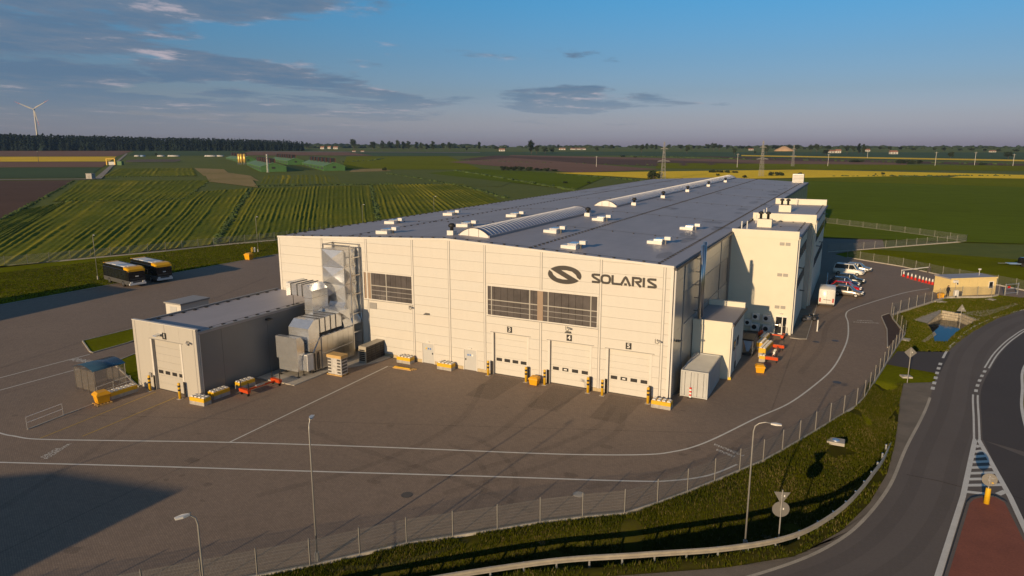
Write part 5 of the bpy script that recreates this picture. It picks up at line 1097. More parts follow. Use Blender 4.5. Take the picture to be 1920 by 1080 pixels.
for x in (-0.68, 0.70): t_ = MB().wheel((x, 0, 0.32), 0.32, 0.14).build('wheel', 'tyre', mc, True); MB().wheel((x, 0, 0.32), 0.16, 0.15).build('rim', 'rim', t_)
MB().tube([(-0.68, 0, 0.34), (-0.2, 0, 0.45), (0.25, 0, 0.5), (0.45, 0, 0.95)], 0.06, 6).build('frame', 'steel_dark', mc); MB().cbox(-0.28, 0.22, -0.2, 0.2, 0.25, 0.62, 0.06).build('engine', 'rim', mc); MB().loft([[(x, y*k, z+zz) for y, z in ((-0.16, 0.0), (0.16, 0.0), (0.13, 0.22), (-0.13, 0.22))] for x, k, zz in ((-0.05, 0.8, 0.66), (0.15, 1.1, 0.70), (0.42, 0.7, 0.74))]).build('tank', 'bus_black', mc, True)
MB().cbox(-0.85, -0.06, -0.15, 0.15, 0.70, 0.82, 0.05).build('seat', 'black', mc); MB().tube([(0.40, -0.40, 1.06), (0.46, -0.15, 1.02), (0.46, 0.15, 1.02), (0.40, 0.40, 1.06)], 0.02, 6).build('handlebar', 'steel_dark', mc); MB().tube([(0.48, 0, 0.98), (0.72, 0, 0.32)], 0.045, 6).build('fork', 'rim', mc); MB().lathe([(0.04, 0), (0.11, 0.04), (0.11, 0.10)], (0.56, 0, 0.86), 8).build('headlamp', 'headlamp', mc); MB().tube([(0.1, -0.2, 0.3), (-0.8, -0.22, 0.36)], 0.05, 6).build('exhaust', 'rim', mc)
wpst = thing('guide_post', 'short white post on the yard in front of the motorcycle', 'post', (9.8, 30.45, 0)); MB().lathe([(0.07, 0.03), (0.07, 1.3), (0.05, 1.34)], n=10).build('shaft', 'white_paint', wpst); MB().lathe([(0.14, 0), (0.14, 0.03)], n=10).build('base', 'concrete', wpst)
rail_thing('low grey rail behind the cars along the office wing', [(9.7, 51), (9.6, 55), (9.5, 59), (9.4, 63), (9.3, 67)], 0.9)

# ------------------------------------------------------------------ fences
POSTM = MB().box(-0.025, 0.025, -0.03, 0.03, 0, 1.62).box(-0.027, 0.027, -0.032, 0.032, 1.62, 1.65).mesh('post', 'post_grey')
def fence(lab, line, h=1.55, step=2.5, plinth=True, group='mesh fences round the site', tall=1.0):
    L = sum(math.dist(a, b) for a, b in zip(line, line[1:])); P = resample(line, max(2, round(L/step)+1)); f = thing('mesh_fence', lab, 'fence', (P[0][0], P[0][1], 0), 0, group); o0 = Vector((*P[0], 0))
    for i, p in enumerate(P):
        ps = link('post', POSTM, f, Vector((*p, 0))-o0); ps.scale = (1, 1, tall)
        if i+1 < len(P):
            q = P[i+1]; d = math.dist(p, q); a = math.atan2(q[1]-p[1], q[0]-p[0])
            me = MB().quad((0.04, 0, 0.16), (d-0.04, 0, 0.16), (d-0.04, 0, h*tall), (0.04, 0, h*tall)).mesh('mesh_panel', 'wire_mesh'); link('mesh_panel', me, f, Vector((*p, 0))-o0, a)
            if plinth: me = MB().box(0.0, d-0.02, -0.05, 0.05, -0.1, 0.16).mesh('plinth', 'kerb'); link('plinth', me, f, Vector((*p, 0))-o0+Vector((0, 0, 0.0)), a)
fence('mesh fence with concrete plinth along the front verge of the yard', FENCE); fence('mesh fence running from the soil bed to the gatehouse', FENCE_B); fence('short mesh fence in front of the yellow gatehouse', FENCE_C)
fence('mesh fence behind the barrier and cones, beyond the entrance lane', FR1, step=3.0); fence('mesh fence between the rear yard and the big green field', FR2, step=4.0); fence('mesh fence closing the rear yard towards the entrance lawn', FR3, step=3.2)
fence('long mesh fence between far lawn and mown hay meadow', P2((-80, 507), (0, 500), (130, 488), (300, 472), (405, 460.5), (522, 450), (640, 434)), step=3.4, tall=1.15)
# entrance gate frame right of the gatehouse
g0, g1 = gp(1884, 554), gp(1907, 552); gt = thing('site_gate', 'grey tubular gate with red sign right of the gatehouse', 'gate', (g0.x, g0.y, 0), math.atan2(g1.y-g0.y, g1.x-g0.x)); gl = (g1-g0).length
for x in (0, gl): MB().box(x-0.06, x+0.06, -0.06, 0.06, 0, 1.7).build('post', 'galv', gt)
for z in (0.25, 0.9, 1.55): MB().box(0.06, gl-0.06, -0.03, 0.03, z, z+0.07).build('rail', 'galv', gt)
MB().box(0.3, 0.8, -0.06, -0.035, 1.05, 1.35).build('notice', 'cone_red', gt)
# ------------------------------------------------------------------ gatehouse, barrier, cones
g = gp(1780, 556.5); e = gp(1866, 553); hd = math.atan2(e.y-g.y, e.x-g.x); gh = thing('gatehouse', 'small yellow flat roofed gatehouse beside the entrance lane', 'building', (g.x, g.y+0.4, 0), hd); GL_ = (e-g).length
MB().box(0, GL_, 0, 3.0, 0.02, 2.45).build('wall', 'hut_yellow', gh); MB().box(-0.08, GL_+0.08, -0.08, 3.08, 2.452, 2.6).build('roof', 'membrane', gh); MB().box(-0.06, GL_+0.06, -0.10, -0.081, 2.40, 2.62).build('fascia', 'hut_yellow', gh)
w_ = MB().box(GL_-1.25, GL_-0.45, -0.05, -0.003, 0.95, 1.95).build('window', 'white_paint', gh); MB().box(GL_-1.18, GL_-0.62, -0.065, -0.051, 1.03, 1.88).build('pane', 'glass', w_); w_ = MB().box(0.95, 1.25, -0.04, -0.003, 1.65, 1.95).build('window', 'white_paint', gh); MB().box(0.99, 1.21, -0.055, -0.041, 1.69, 1.91).build('pane', 'glass', w_)
MB().cbox(0.25, 0.95, -0.35, -0.02, 2.0, 2.35, 0.03).build('air_conditioner', 'white_metal', gh); MB().tube([(0.78, -0.05, 2.3), (0.78, -0.05, 0.1)], 0.035, 6).build('downpipe', 'trim_grey', gh)
for k in range(3): MB().box(1.6+k*1.4, 1.62+k*1.4, -0.008, -0.001, 0.05, 2.4).build('panel_joint', 'plinth', gh)
MB().tube([(GL_-1.6, 1.5, 2.6), (GL_-1.6, 1.5, 3.4)], 0.03, 6).box(GL_-1.75, GL_-1.45, 1.4, 1.6, 3.4, 3.6).build('antenna', 'white_metal', gh)
b0, b1 = gp(1741, 511), gp(1689.5, 517); br = thing('barrier', 'white boom barrier lowered across the entrance lane', 'barrier', (b0.x, b0.y, 0), math.atan2(b1.y-b0.y, b1.x-b0.x)); bl_ = (b1-b0).length
MB().cbox(-0.22, 0.22, -0.18, 0.18, 0, 1.05, 0.03).build('cabinet', 'unit_dark', br); MB().box(0.2, bl_, -0.05, 0.05, 0.88, 1.0).build('boom', 'white_paint', br); MB().box(bl_-0.1, bl_-0.02, -0.03, 0.03, 0.0, 0.88).build('rest', 'white_paint', br)
for i, px in enumerate([(1694, 518.5), (1702, 521), (1709, 523), (1716, 525), (1723.5, 527), (1730, 529), (1736, 530.5), (1742, 532), (1748, 533.5), (1753.5, 535), (1759, 536.5), (1767, 538.5), (1775.5, 541)]):
    g = gp(*px); c = thing('traffic_cone', 'red and white cone, %s from the boom rest end of the row' % ORD[i], 'cone', (g.x, g.y, 0), 0, 'cones across the entrance lane'); MB().lathe([(0.20, 0.03), (0.155, 0.42)], n=12).build('cone_base', 'cone_red', c, True); MB().lathe([(0.154, 0.421), (0.07, 0.86), (0.03, 0.88)], n=12).build('reflective_sleeve', 'white_paint', c, True); MB().box(-0.24, 0.24, -0.24, 0.24, 0, 0.03).build('foot', 'cone_red', c)
# person at the gatehouse corner
g = gp(1778.5, 559.5); pe = thing('person', 'person in dark clothes standing at the gatehouse corner', 'person', (g.x-0.1, g.y+0.55, 0), hd)
PV = [(0, 0, 0.95), (0, 0.0, 1.2), (0, 0, 1.42), (0, 0, 1.53), (0, -0.02, 1.66), (-0.1, 0, 0.9), (-0.12, -0.02, 0.5), (-0.13, 0.02, 0.08), (-0.13, -0.12, 0.05), (0.1, 0, 0.9), (0.12, -0.02, 0.5), (0.13, 0.02, 0.08), (0.13, -0.12, 0.05), (-0.2, 0, 1.4), (-0.27, 0.02, 1.12), (-0.22, -0.16, 0.95), (-0.2, -0.24, 0.95), (0.2, 0, 1.4), (0.27, 0.02, 1.12), (0.22, -0.16, 0.95), (0.2, -0.24, 0.95)]
PE = [(0, 1), (1, 2), (2, 3), (3, 4), (0, 5), (5, 6), (6, 7), (7, 8), (0, 9), (9, 10), (10, 11), (11, 12), (2, 13), (13, 14), (14, 15), (15, 16), (2, 17), (17, 18), (18, 19), (19, 20)]
PR = [.15, .14, .15, .06, .11, .095, .068, .05, .045, .095, .068, .05, .045, .07, .05, .04, .04, .07, .05, .04, .04]
me = bpy.data.meshes.new('body'); me.from_pydata(PV, PE, []); bo = link('body', me, pe); sk = bo.modifiers.new('skin', 'SKIN'); 
if not me.skin_vertices: me.attributes  # layer comes with the modifier
for v_, r_ in zip(me.skin_vertices[0].data, PR): v_.radius = (r_, r_*0.8)
me.skin_vertices[0].data[0].use_root = True; bo.modifiers.new('sub', 'SUBSURF').render_levels = 1; me.materials.append(MATS['cloth_dark'])
MB().ico((0, -0.01, 1.63), 0.095, 2, (0.9, 1.05, 1.25)).build('head', 'skin', pe, True); MB().ico((0, 0.015, 1.68), 0.10, 2, (0.95, 1.05, 0.95)).build('hair', 'cloth_dark', pe, True)
g = gp(1795, 558); gb = thing('cement_mixer', 'white and dark machine with wheels beside the gatehouse wall', 'machine', (g.x, g.y+0.35, 0), hd); MB().cbox(-0.55, 0.05, -0.25, 0.25, 0.15, 1.05, 0.08).build('body', 'white_metal', gb); MB().wheel((0.4, 0, 0.3), 0.3, 0.2).build('wheel', 'tyre', gb, True); MB().wheel((-0.4, -0.2, 0.16), 0.16, 0.1).build('wheel', 'tyre', gb, True); MB().loft([[(0.1, -0.2, 0.5), (0.75, -0.15, 0.62), (0.75, 0.15, 0.62), (0.1, 0.2, 0.5)], [(0.1, -0.2, 0.75), (0.6, -0.12, 0.85), (0.6, 0.12, 0.85), (0.1, 0.2, 0.75)]]).build('hood', 'unit_dark', gb)
# cycle-trailer like implement far right
g = gp(1906, 499); ut = thing('trailer', 'light blue flat trailer with dark load standing on the entrance lawn', 'trailer', (g.x, g.y, 0), R(20)); MB().box(-1.6, 1.6, -0.7, 0.7, 0.45, 0.55).build('bed', 'lamp_blue', ut); MB().tube([(-1.6, 0, 0.5), (-3.2, 0, 0.5)], 0.05, 6).build('drawbar', 'galv', ut); [MB().wheel((0.6, s*0.75, 0.32), 0.32, 0.18).build('wheel', 'tyre', ut, True) for s in (-1, 1)]; MB().cbox(0.3, 2.2, -0.6, 0.6, 0.56, 1.6, 0.2).build('load', 'bus_black', ut)

# ------------------------------------------------------------------ lamps
def lamp(lab, x, y, h, az, arm=1.3, z=0.0, r0=0.050):
    l = thing('street_lamp', lab, 'lamp post', (x, y, z), az, 'lamp posts of the site')
    MB().tube([(0, 0, 0), (0, 0, h-0.5), (0.06, 0, h-0.2), (0.25, 0, h-0.03), (arm*0.6, 0, h+0.06), (arm, 0, h+0.02)], [r0, r0*0.75, r0*0.7, r0*0.6, r0*0.55, r0*0.5], 10).build('pole', 'pole', l, True)
    MB().loft([[(arm-0.1, -0.05, h+0.05), (arm+0.15, -0.11, h+0.06), (arm+0.42, -0.09, h+0.03), (arm+0.42, 0.09, h+0.03), (arm+0.15, 0.11, h+0.06), (arm-0.1, 0.05, h+0.05)], [(arm-0.1, -0.05, h-0.02), (arm+0.15, -0.11, h-0.03), (arm+0.42, -0.08, h-0.02), (arm+0.42, 0.08, h-0.02), (arm+0.15, 0.11, h-0.03), (arm-0.1, 0.05, h-0.02)]]).build('lamp_head', 'white_metal', l); MB().lathe([(0.13, 0), (0.11, 0.6)], n=10).build('base_sleeve', 'pole', l)
lamp('tall lamp post by the front fence, head turned towards the yard', -10.41, -30.45, 7.75, R(117), 0.35); lamp('tall lamp post on the front verge beside the guard rail and two road signs', 9.05, -19.15, 7.3, R(10), 0.9, -0.15); lamp('lamp post at the lower picture edge, its head hanging over the yard', -8.7, -38.35, 7.6, R(245), 0.35, -0.3)
lamp('lamp post on the far lawn next to the buses', -96.1, 12.9, 7.3, R(-20), 0.6, -0.06); lamp('lamp post on the far lawn near the hydrant', -96.1, 46.4, 7.2, R(-20), 0.6, -0.06); lamp('lamp post beyond the hall roof, left of the roofline', -96.1, 80, 7.2, R(-20), 0.8, -0.06); lamp('lamp post beyond the hall roof, farther along the meadow fence', -96.1, 112, 7.2, R(-20), 0.8, -0.06)
lamp('lamp post outside the left picture edge whose thin shadow crosses the yard', -34.3, -45.5, 7.9, R(112), 0.7)
# ------------------------------------------------------------------ road signs and guard rail
M('rail_steel', (0.40, 0.36, 0.29), 0.55, 0.25, var=0.15, vs=2)
def sign_post(lab, x, y, az, plates, h, z=0.0):
    s = thing('road_sign', lab, 'road sign', (x, y, z), az, 'road signs seen from behind'); MB().tube([(0, 0, 0), (0, 0, h)], 0.035, 8).build('pole', 'pole', s)
    for kind, zc_, sz in plates:
        if kind == 'circle': pts = [(sz*math.cos(2*math.pi*k/24), zc_+sz*math.sin(2*math.pi*k/24)) for k in range(24)]
        elif kind == 'tri_down': pts = [(-sz, zc_+sz*0.58), (0, zc_-sz*1.15), (sz, zc_+sz*0.58)]
        elif kind == 'tri_up': pts = [(-sz, zc_-sz*0.58), (sz, zc_-sz*0.58), (0, zc_+sz*1.15)]
        else: pts = [(-sz, zc_), (0, zc_-sz), (sz, zc_), (0, zc_+sz)]
        p_ = MB().prism_y(pts, 0.045, 0.06).build('sign_plate', 'sign_back', s); MB().box(-0.05, 0.05, 0.03, 0.044, zc_-0.12, zc_+0.12).build('bracket', 'galv', s); MB().box(0.10, 0.16, 0.036, 0.044, zc_-0.02, zc_+0.08).build('sticker', 'white_paint', s)
sign_post('two grey sign backs, triangle over disc, behind the guard rail', 10.6, -17.9, R(20), [('tri_down', 2.95, 0.42), ('circle', 2.2, 0.45)], 3.35, -0.2); sign_post('diamond sign back on a post beside the driveway stub', 18.2, 14.8, R(15), [('diamond', 2.85, 0.52)], 3.2); sign_post('triangular sign back on a post beside the pond', 24.7, 39.4, R(10), [('tri_up', 2.35, 0.5)], 2.8)
ks = thing('keep_sign', 'round sign back on yellow bollard at the tip of the red island', 'road sign', (21.25, -8.0, 0.13), R(3)); MB().lathe([(0.16, 0), (0.14, 0.95), (0.13, 0.98)], n=14).build('bollard', 'yellow', ks, True); MB().tube([(0, 0, 0.98), (0, 0, 1.75)], 0.03, 6).build('pole', 'galv', ks); MB().prism_y([(0.40*math.cos(2*math.pi*k/28), 1.50+0.40*math.sin(2*math.pi*k/28)) for k in range(28)], 0.04, 0.06).build('sign_plate', 'sign_back', ks); MB().box(-0.06, 0.22, 0.02, 0.038, 1.58, 1.64).box(-0.06, 0.06, 0.02, 0.038, 1.4, 1.75).build('bracket', 'galv', ks); MB().box(0.12, 0.22, 0.02, 0.038, 1.30, 1.36).build('sticker', 'yellow', ks)
gr = thing('guard_rail', 'galvanised steel guard rail curving along the road edge', 'guard rail'); GRL = smoothline([(-16, -42.2), (-7, -32.7), (-0.1, -26.4), (4.5, -23.25), (8.3, -20.7), (11.2, -18.0), (13.1, -14.6), (14.4, -10.9), (15.7, -5.6), (16.45, -0.7)], 8)
def gz_(i, n): u = i/(n-1); return 0.62 if u < 0.85 else 0.62-(u-0.85)/0.15*0.62
n = len(GRL); prof = [(-0.02, 0.155), (0.05, 0.13), (0.05, 0.06), (-0.02, 0.02), (-0.02, -0.02), (0.05, -0.06), (0.05, -0.13), (-0.02, -0.155)]
for a in range(0, n-1, 5):
    sub = range(a, min(a+6, n)); rings = []
    for i in sub:
        p = Vector((*GRL[i], 0)); d = (Vector((*GRL[min(i+1, n-1)], 0))-Vector((*GRL[max(i-1, 0)], 0))).normalized(); nr = Vector((d.y, -d.x, 0)); rings.append([p+nr*u+Vector((0, 0, gz_(i, n)+v)) for u, v in prof]+[p+nr*(u-0.012)+Vector((0, 0, gz_(i, n)+v)) for u, v in prof[::-1]])
    MB().loft(rings).build('rail_section', 'rail_steel', gr)
for i, p in enumerate(resample(GRL[:-4], 32)): MB().box(p[0]-0.16, p[0]-0.06, p[1]+0.02, p[1]+0.10, -0.3, 0.70).build('post', 'galv', gr)
# manhole covers and slabs
for i, (px, s, lab) in enumerate((((1567, 828), 0.6, 'square concrete manhole cover in the verge grass'), ((1699, 706), 0.45, 'pale manhole slab at the foot of the diamond sign'), ((1764, 566), 0.6, 'flat concrete slab in the lawn below the gatehouse fence'), ((1858, 562), 0.6, 'flat concrete slab in the lawn right of the gatehouse'), ((1697, 637), 0.6, 'flat concrete slab on the lawn near the fence corner'))):
    g = gp(*px); zt = 0.08
    if i == 0: zt = 0.12; g = gp(*px, -0.25); 
    c = thing('manhole_cover', lab, 'manhole', (g.x, g.y, (-0.25 if i == 0 else 0.0)), R(20*i), 'concrete manhole slabs'); MB().cbox(-s, s, -s*0.8, s*0.8, -0.1, zt, 0.02).build('slab', 'concrete', c); MB().lathe([(s*0.45, zt+0.001), (s*0.43, zt+0.03)], n=20).build('lid', 'galv' if i == 0 else 'kerb', c)
for i, (px, lab) in enumerate((((1085, 927), 'round iron drain cover in the yard beyond the lower white line'), ((763, 928), 'dark drain cover left in the yard between fence and lower white line'), ((1530, 641), 'round drain cover in the paving below the gravel strip'), ((1566, 639), 'small drain cover beside the long white lane line'), ((1569, 717), 'drain cover on the lane near the fence bend'))):
    g = gp(*px); c = thing('drain_cover', lab, 'drain cover', (g.x, g.y, 0.001), 0, 'drain covers in the yard'); MB().lathe([(0.36, 0.0), (0.36, 0.012)], n=20).build('ring', 'steel_dark' if i else 'kerb', c); MB().lathe([(0.30, 0.0125), (0.30, 0.018)], n=20).build('lid', 'unit_dark' if i else 'concrete', c)
# pond walls of stone blocks
rw = thing('pond_wall', 'stone block retaining wall round the rainwater basin', 'wall')
segs = [(0, 1), (1, 2), (2, 3)]
for a, b in segs:
    A, B = Vector((*POND_RIM[a], 0)), Vector((*POND_RIM[b], 0)); L = (B-A).length; d = (B-A)/L; nrm = Vector((d.y, -d.x, 0)); n = int(L/0.42)
    for row in range(4):
        for k in range(n):
            off = (0.5 if row % 2 else 0)*L/n; s0 = min(L, L*k/n+off); s1 = min(L, L*(k+1)/n+off-0.025)
            if s1-s0 < 0.06: continue
            z0 = -1.25+row*0.32; inn = nrm*(0.55-row*0.13); p, q = A+d*s0+inn, A+d*s1+inn; jit = nrm*random.uniform(-0.02, 0.03)
            MB().loft([[(v.x, v.y, z) for v in (p+jit, q+jit, q-nrm*0.45, p-nrm*0.45)] for z in (z0+0.01, z0+0.31)]).build('stone', 'stone', rw)
fl_ = P2((1803, 588), (1832, 600), (1840, 596), (1880, 582), (1909, 571), (1903, 569), (1860, 580), (1812, 585)); MB().add(*fill(fl_, 0.03)).build('apron', 'stone', rw)
fl_ = P2((1734, 642), (1756, 628), (1752, 622), (1728, 640)); MB().add(*fill(fl_, 0.035)).build('apron', 'stone', rw)
fl_ = P2((1715, 600), (1763, 581.5), (1764, 586), (1738, 607)); MB().add(*fill(fl_, 0.04)).build('apron', 'stone', rw)
# neighbouring sheds outside the picture, whose long shadows reach into the yard
def shed(lab, poly, h):
    s = thing('warehouse', lab, 'building'); MB().prism(poly, 0, h).build('wall', 'panel', s); cx, cy = sum(p[0] for p in poly)/len(poly), sum(p[1] for p in poly)/len(poly); MB().prism([(cx+(x-cx)*1.01, cy+(y-cy)*1.01) for x, y in poly], h+0.002, h+0.25).build('roof', 'membrane', s)
shed('warehouse behind the camera whose shadow crosses the near yard', [(-27.3, -68.1), (-36.7, -70.0), (-47, -78), (-47, -94), (-27.3, -94)], 9.0)
shed('low warehouse outside the frame shading the yard before the buses', [(-85.2, -13.6), (-96, -13.6), (-96, -60), (-82.2, -60), (-82.2, -38)], 5.3)

# ------------------------------------------------------------------ vegetation
M('leaf_dark', (0.036, 0.050, 0.018), 0.8, spec=0.2, vs=0.12, var=0.45); M('leaf_mid', (0.060, 0.090, 0.022), 0.8, spec=0.2, vs=0.2, var=0.45); M('bark', (0.09, 0.065, 0.045), 0.9, var=0.2)
M('pine', (0.010, 0.018, 0.012), 0.85, spec=0.15, vs=0.05, var=0.5)
def leaf_cloud(mb, c, rad, n, size, rnd, sq=(1, 1, 1)):
    for _ in range(n):
        d = Vector((rnd.gauss(0, 1), rnd.gauss(0, 1), rnd.gauss(0, 1))).normalized()*rad*rnd.random()**0.4; p = Vector((c[0]+d.x*sq[0], c[1]+d.y*sq[1], c[2]+d.z*sq[2]))
        u = Vector((rnd.gauss(0, 1), rnd.gauss(0, 1), rnd.gauss(0, 1))).normalized(); v = u.orthogonal().normalized(); s = size*rnd.uniform(0.6, 1.5); mb.add([p-u*s-v*s*0.6, p+u*s-v*s*0.7, p+u*s*0.8+v*s*0.7, p-u*s*0.9+v*s*0.6], [(0, 1, 2, 3)])
def tree_proto(seed, kind):
    rnd = random.Random(seed); tk = MB(); cr = MB()          # unit height 1
    if kind == 'round': lobes = [((rnd.uniform(-.22, .22), rnd.uniform(-.22, .22), rnd.uniform(.42, .86)), rnd.uniform(.12, .20)) for _ in range(9)]; lobes.append(((0, 0, .66), .24)); tr = .40
    elif kind == 'tall': lobes = [((rnd.uniform(-.13, .13), rnd.uniform(-.13, .13), .30+.62*k/9), rnd.uniform(.10, .16)) for k in range(10)]; tr = .34
    elif kind == 'poplar': lobes = [((rnd.uniform(-.04, .04), rnd.uniform(-.04, .04), .14+.78*k/9), .11*(1-abs(k/9-.45)*1.2)) for k in range(10)]; tr = .25
    else: lobes = [((rnd.uniform(-.45, .45), rnd.uniform(-.45, .45), rnd.uniform(.25, .62)), rnd.uniform(.2, .34)) for _ in range(8)]; tr = .2
    tk.tube([(0, 0, -0.03), (rnd.uniform(-.02, .02), 0, tr*0.6), (rnd.uniform(-.03, .03), 0, tr+.25)], [.028, .02, .008], 6)
    for (c, r_) in lobes[:6]: tk.tube([(0, 0, tr*0.8), (c[0]*0.6, c[1]*0.6, c[2]*0.85), c], [.012, .008, .004], 4)
    for (c, r_) in lobes: leaf_cloud(cr, c, r_, 95 if kind != 'bush' else 80, .030 if kind != 'bush' else .05, rnd)
    return tk.mesh('trunk', 'bark'), cr.mesh('crown', 'leaf_dark'), 
PROTO = {k: [tree_proto(i*7+hash_, k) for i in range(4)] for hash_, k in ((11, 'round'), (23, 'tall'), (37, 'poplar'), (51, 'bush'))}
def tree(lab, base, h, kind, i, group, name='tree', cat='tree', wd=1.0):
    t_ = thing(name, lab, cat, base, (i*1.7) % 6.28, group); t_.scale = (h*wd, h*wd, h); tk, cr = PROTO[kind][i % 4]; link('trunk', tk, t_); link('crown', cr, t_); return t_
TREES = [ # survey base x, base y, height px, width px, kind
 (576, 279, 12, 13, 'round'), (664, 281, 20, 18, 'round'), (699, 281, 16, 14, 'round'), (717, 281, 16, 8, 'tall'), (731, 281.5, 17, 13, 'round'), (746, 281, 17, 9, 'tall'), (757, 281, 15, 9, 'tall'), (766, 281, 15, 10, 'tall'), (781, 281, 14, 8, 'tall'), (790, 281, 13, 7, 'tall'), (801, 282, 12, 8, 'tall'), (812, 282, 16, 9, 'tall'), (831, 282.5, 15, 11, 'round'), (843, 281.5, 14, 9, 'tall'), (875, 284, 8, 6, 'round'), (899, 282, 15, 8, 'tall'), (931, 282, 8, 14, 'round'),
 (996, 289, 24, 14, 'tall'), (1006, 288, 16, 12, 'round'), (1022, 288.5, 13, 12, 'round'), (1035, 288, 12, 10, 'round'), (1046, 281, 10, 8, 'round'), (1119, 285, 10, 10, 'round'), (1147, 282, 11, 9, 'round'), (1193, 281.5, 9, 6, 'round'), (1203, 286, 15, 12, 'round'), (1212, 281.5, 12, 7, 'tall'), (1222, 281.5, 11, 10, 'round'), (1230, 281.5, 10, 6, 'tall'), (1254, 281, 10, 10, 'round'), (1276, 281.5, 11, 13, 'round'), (1288, 288, 15, 10, 'round'), (1300, 281.5, 9, 10, 'round'), (1311, 281.5, 9, 9, 'round'), (1327, 281.5, 12, 13, 'round'), (1338, 281.5, 13, 13, 'round'), (1349, 281.5, 11, 13, 'round'), (1365, 281, 9, 12, 'round'), (1377, 290, 13, 11, 'round'), (1390, 281, 8, 14, 'round'), (1403, 281, 8, 12, 'round'), (1416, 290, 7, 6, 'round'), (1437, 289, 18, 12, 'round'),
 (1453, 282, 10, 14, 'round'), (1466, 282, 10, 14, 'round'), (1481, 283, 12, 14, 'round'), (1493, 283, 12, 14, 'round'), (1508, 282, 6, 6, 'round'), (1520, 285, 14, 13, 'round'), (1531, 285, 15, 13, 'round'), (1548, 291, 11, 14, 'round'), (1553, 282, 9, 14, 'round'), (1588, 288, 16, 14, 'round'), (1599, 287, 13, 10, 'round'), (1610, 287, 18, 8, 'poplar'), (1619, 287, 17, 7, 'poplar'), (1650, 282, 8, 11, 'round'), (1667, 283, 9, 10, 'round'), (1688, 282, 7, 12, 'round'), (1713, 283, 6, 12, 'round'), (1752, 284, 8, 8, 'round'), (1768, 284, 7, 12, 'round'), (1782, 297, 13, 14, 'round'), (1800, 284, 6, 10, 'round'), (1821, 284, 7, 12, 'round'), (1845, 285, 6, 13, 'round'), (1872, 285, 6, 12, 'round'), (1890, 298, 14, 17, 'round'), (1905, 286, 7, 12, 'round')]
WORD = {'round': 'rounded', 'tall': 'slender', 'poplar': 'columnar'}
rows = [('in the horizon row right of the forest', 0, 17), ('of the horizon trees behind the hall roof', 17, 43), ('of the horizon trees beyond the big green field', 43, 99)]
for rl, a, b in rows:
    for k, (px, py, hp, wp_, kd) in enumerate(TREES[a:b]):
        g = gp(px, py); h = hp/ppm(g); tree('%s dark tree, %s from the left %s' % (WORD[kd], ORD[k], rl), (g.x, g.y, g.z-0.2), h*1.03, kd, k+a, 'trees along the horizon', wd=max(0.5, min(2.2, wp_/hp/({'round': 0.80, 'tall': 0.52, 'poplar': 0.26}[kd]))))
BUSHES = [(1225, 336, 15, 24), (1346, 330, 5, 6), (1396, 334, 6, 8), (1606, 304.5, 5, 26), (1690, 307, 8, 18), (1704, 307, 8, 20), (1722, 307, 7, 12), (1844, 309.5, 5, 14), (1447, 330, 8, 12), (1462, 330, 8, 14), (1500, 328, 5, 6), (1656, 328, 5, 7), (1642, 328, 3, 4), (948, 320, 9, 16), (962, 320, 8, 16), (978, 320, 8, 16), (994, 320, 7, 16), (1010, 320.5, 6, 14), (1024, 321, 6, 14), (1040, 321, 4, 14), (1337, 324, 6, 12), (1350, 324, 5, 14), (1364, 324.5, 5, 12), (1378, 324.5, 4, 12), (722, 320, 6, 8), (1060, 344, 5, 8), (1104, 344, 4, 8), (293, 292, 5, 5), (1168, 294, 3, 8), (1190, 295.5, 3, 6)]
bl = ['largest round bush at the foot of the near pylon', 'small bush beyond the hall roof, left of the far pylon', 'small bush at the hall roof edge near the far pylon', 'long low bush on the dark strip beyond the yellow field', 'low dark bush clump on the far strip, left half', 'low dark bush clump on the far strip, right half', 'separate round bush right of the dark clump', 'low bush on the far strip near the right edge', 'left one of two round bushes beside the far pylon foot', 'right one of two round bushes beside the far pylon foot', 'single bush in the yellow field margin above the roof unit', 'bush on the near margin of the yellow field, larger of two', 'tiny bush on the near margin of the yellow field']
for k, (px, py, hp, wp_) in enumerate(BUSHES):
    g = gp(px, py); h = hp/ppm(g)
    lab = bl[k] if k < len(bl) else '%s bush from the left in the thicket beside the dark crop' % ORD[k-13] if k < 20 else '%s bush from the left in the row within the yellow field' % ORD[k-20] if k < 24 else ['small bush right of the green barns', 'bush in the dark crop left of the hall roof edge', 'bush in the dark crop touching the hall roof edge', 'lone bush before the forest near the white tunnels', 'low bush on the far brown strip, left one', 'low bush on the far brown strip, right one'][k-24]
    tree(lab, (g.x, g.y, g.z-0.15), h*1.25, 'bush', k, 'field bushes', 'bush', 'bush', max(0.6, min(3.2, wp_/hp/1.35)))
# pine forest that closes the left horizon: one dark mass
fr = MB(); rnd = random.Random(5)
for k in range(3400):
    u = rnd.random(); px = -420+u*990; dep = rnd.random()**1.5
    g = gp(px, 283.0); dr = (Vector((g.x, g.y, 0))-Vector((CAM.x, CAM.y, 0))).normalized(); q = Vector((g.x, g.y, 0))+dr*dep*260; z = hz(q.x, q.y)
    top = 250+max(0, px)*0.023; H = (275.2-top)/ppm(g)+21-g.z; H *= rnd.uniform(0.80, 1.0)+(0.07 if rnd.random() < 0.08 else 0); H *= 1-0.10*dep
    if px > 520: H *= 1-0.5*(px-520)/50*rnd.random()
    if dep < 0.06: H *= rnd.uniform(0.5, 0.95)
    w_ = H*rnd.uniform(0.09, 0.15); fr.tube([(q.x, q.y, z-1), (q.x, q.y, z+H*0.5)], [0.4, 0.25], 4, False)
    for j in range(6):
        zc_ = z+H*(0.10+0.86*j/5); rr = w_*(1.25-0.8*j/5)*rnd.uniform(0.8, 1.3); o_ = (rnd.uniform(-.4, .4)*w_, rnd.uniform(-.4, .4)*w_); fr.ico((q.x+o_[0], q.y+o_[1], zc_), rr, 1, (1, 1, 0.95), 0.35)
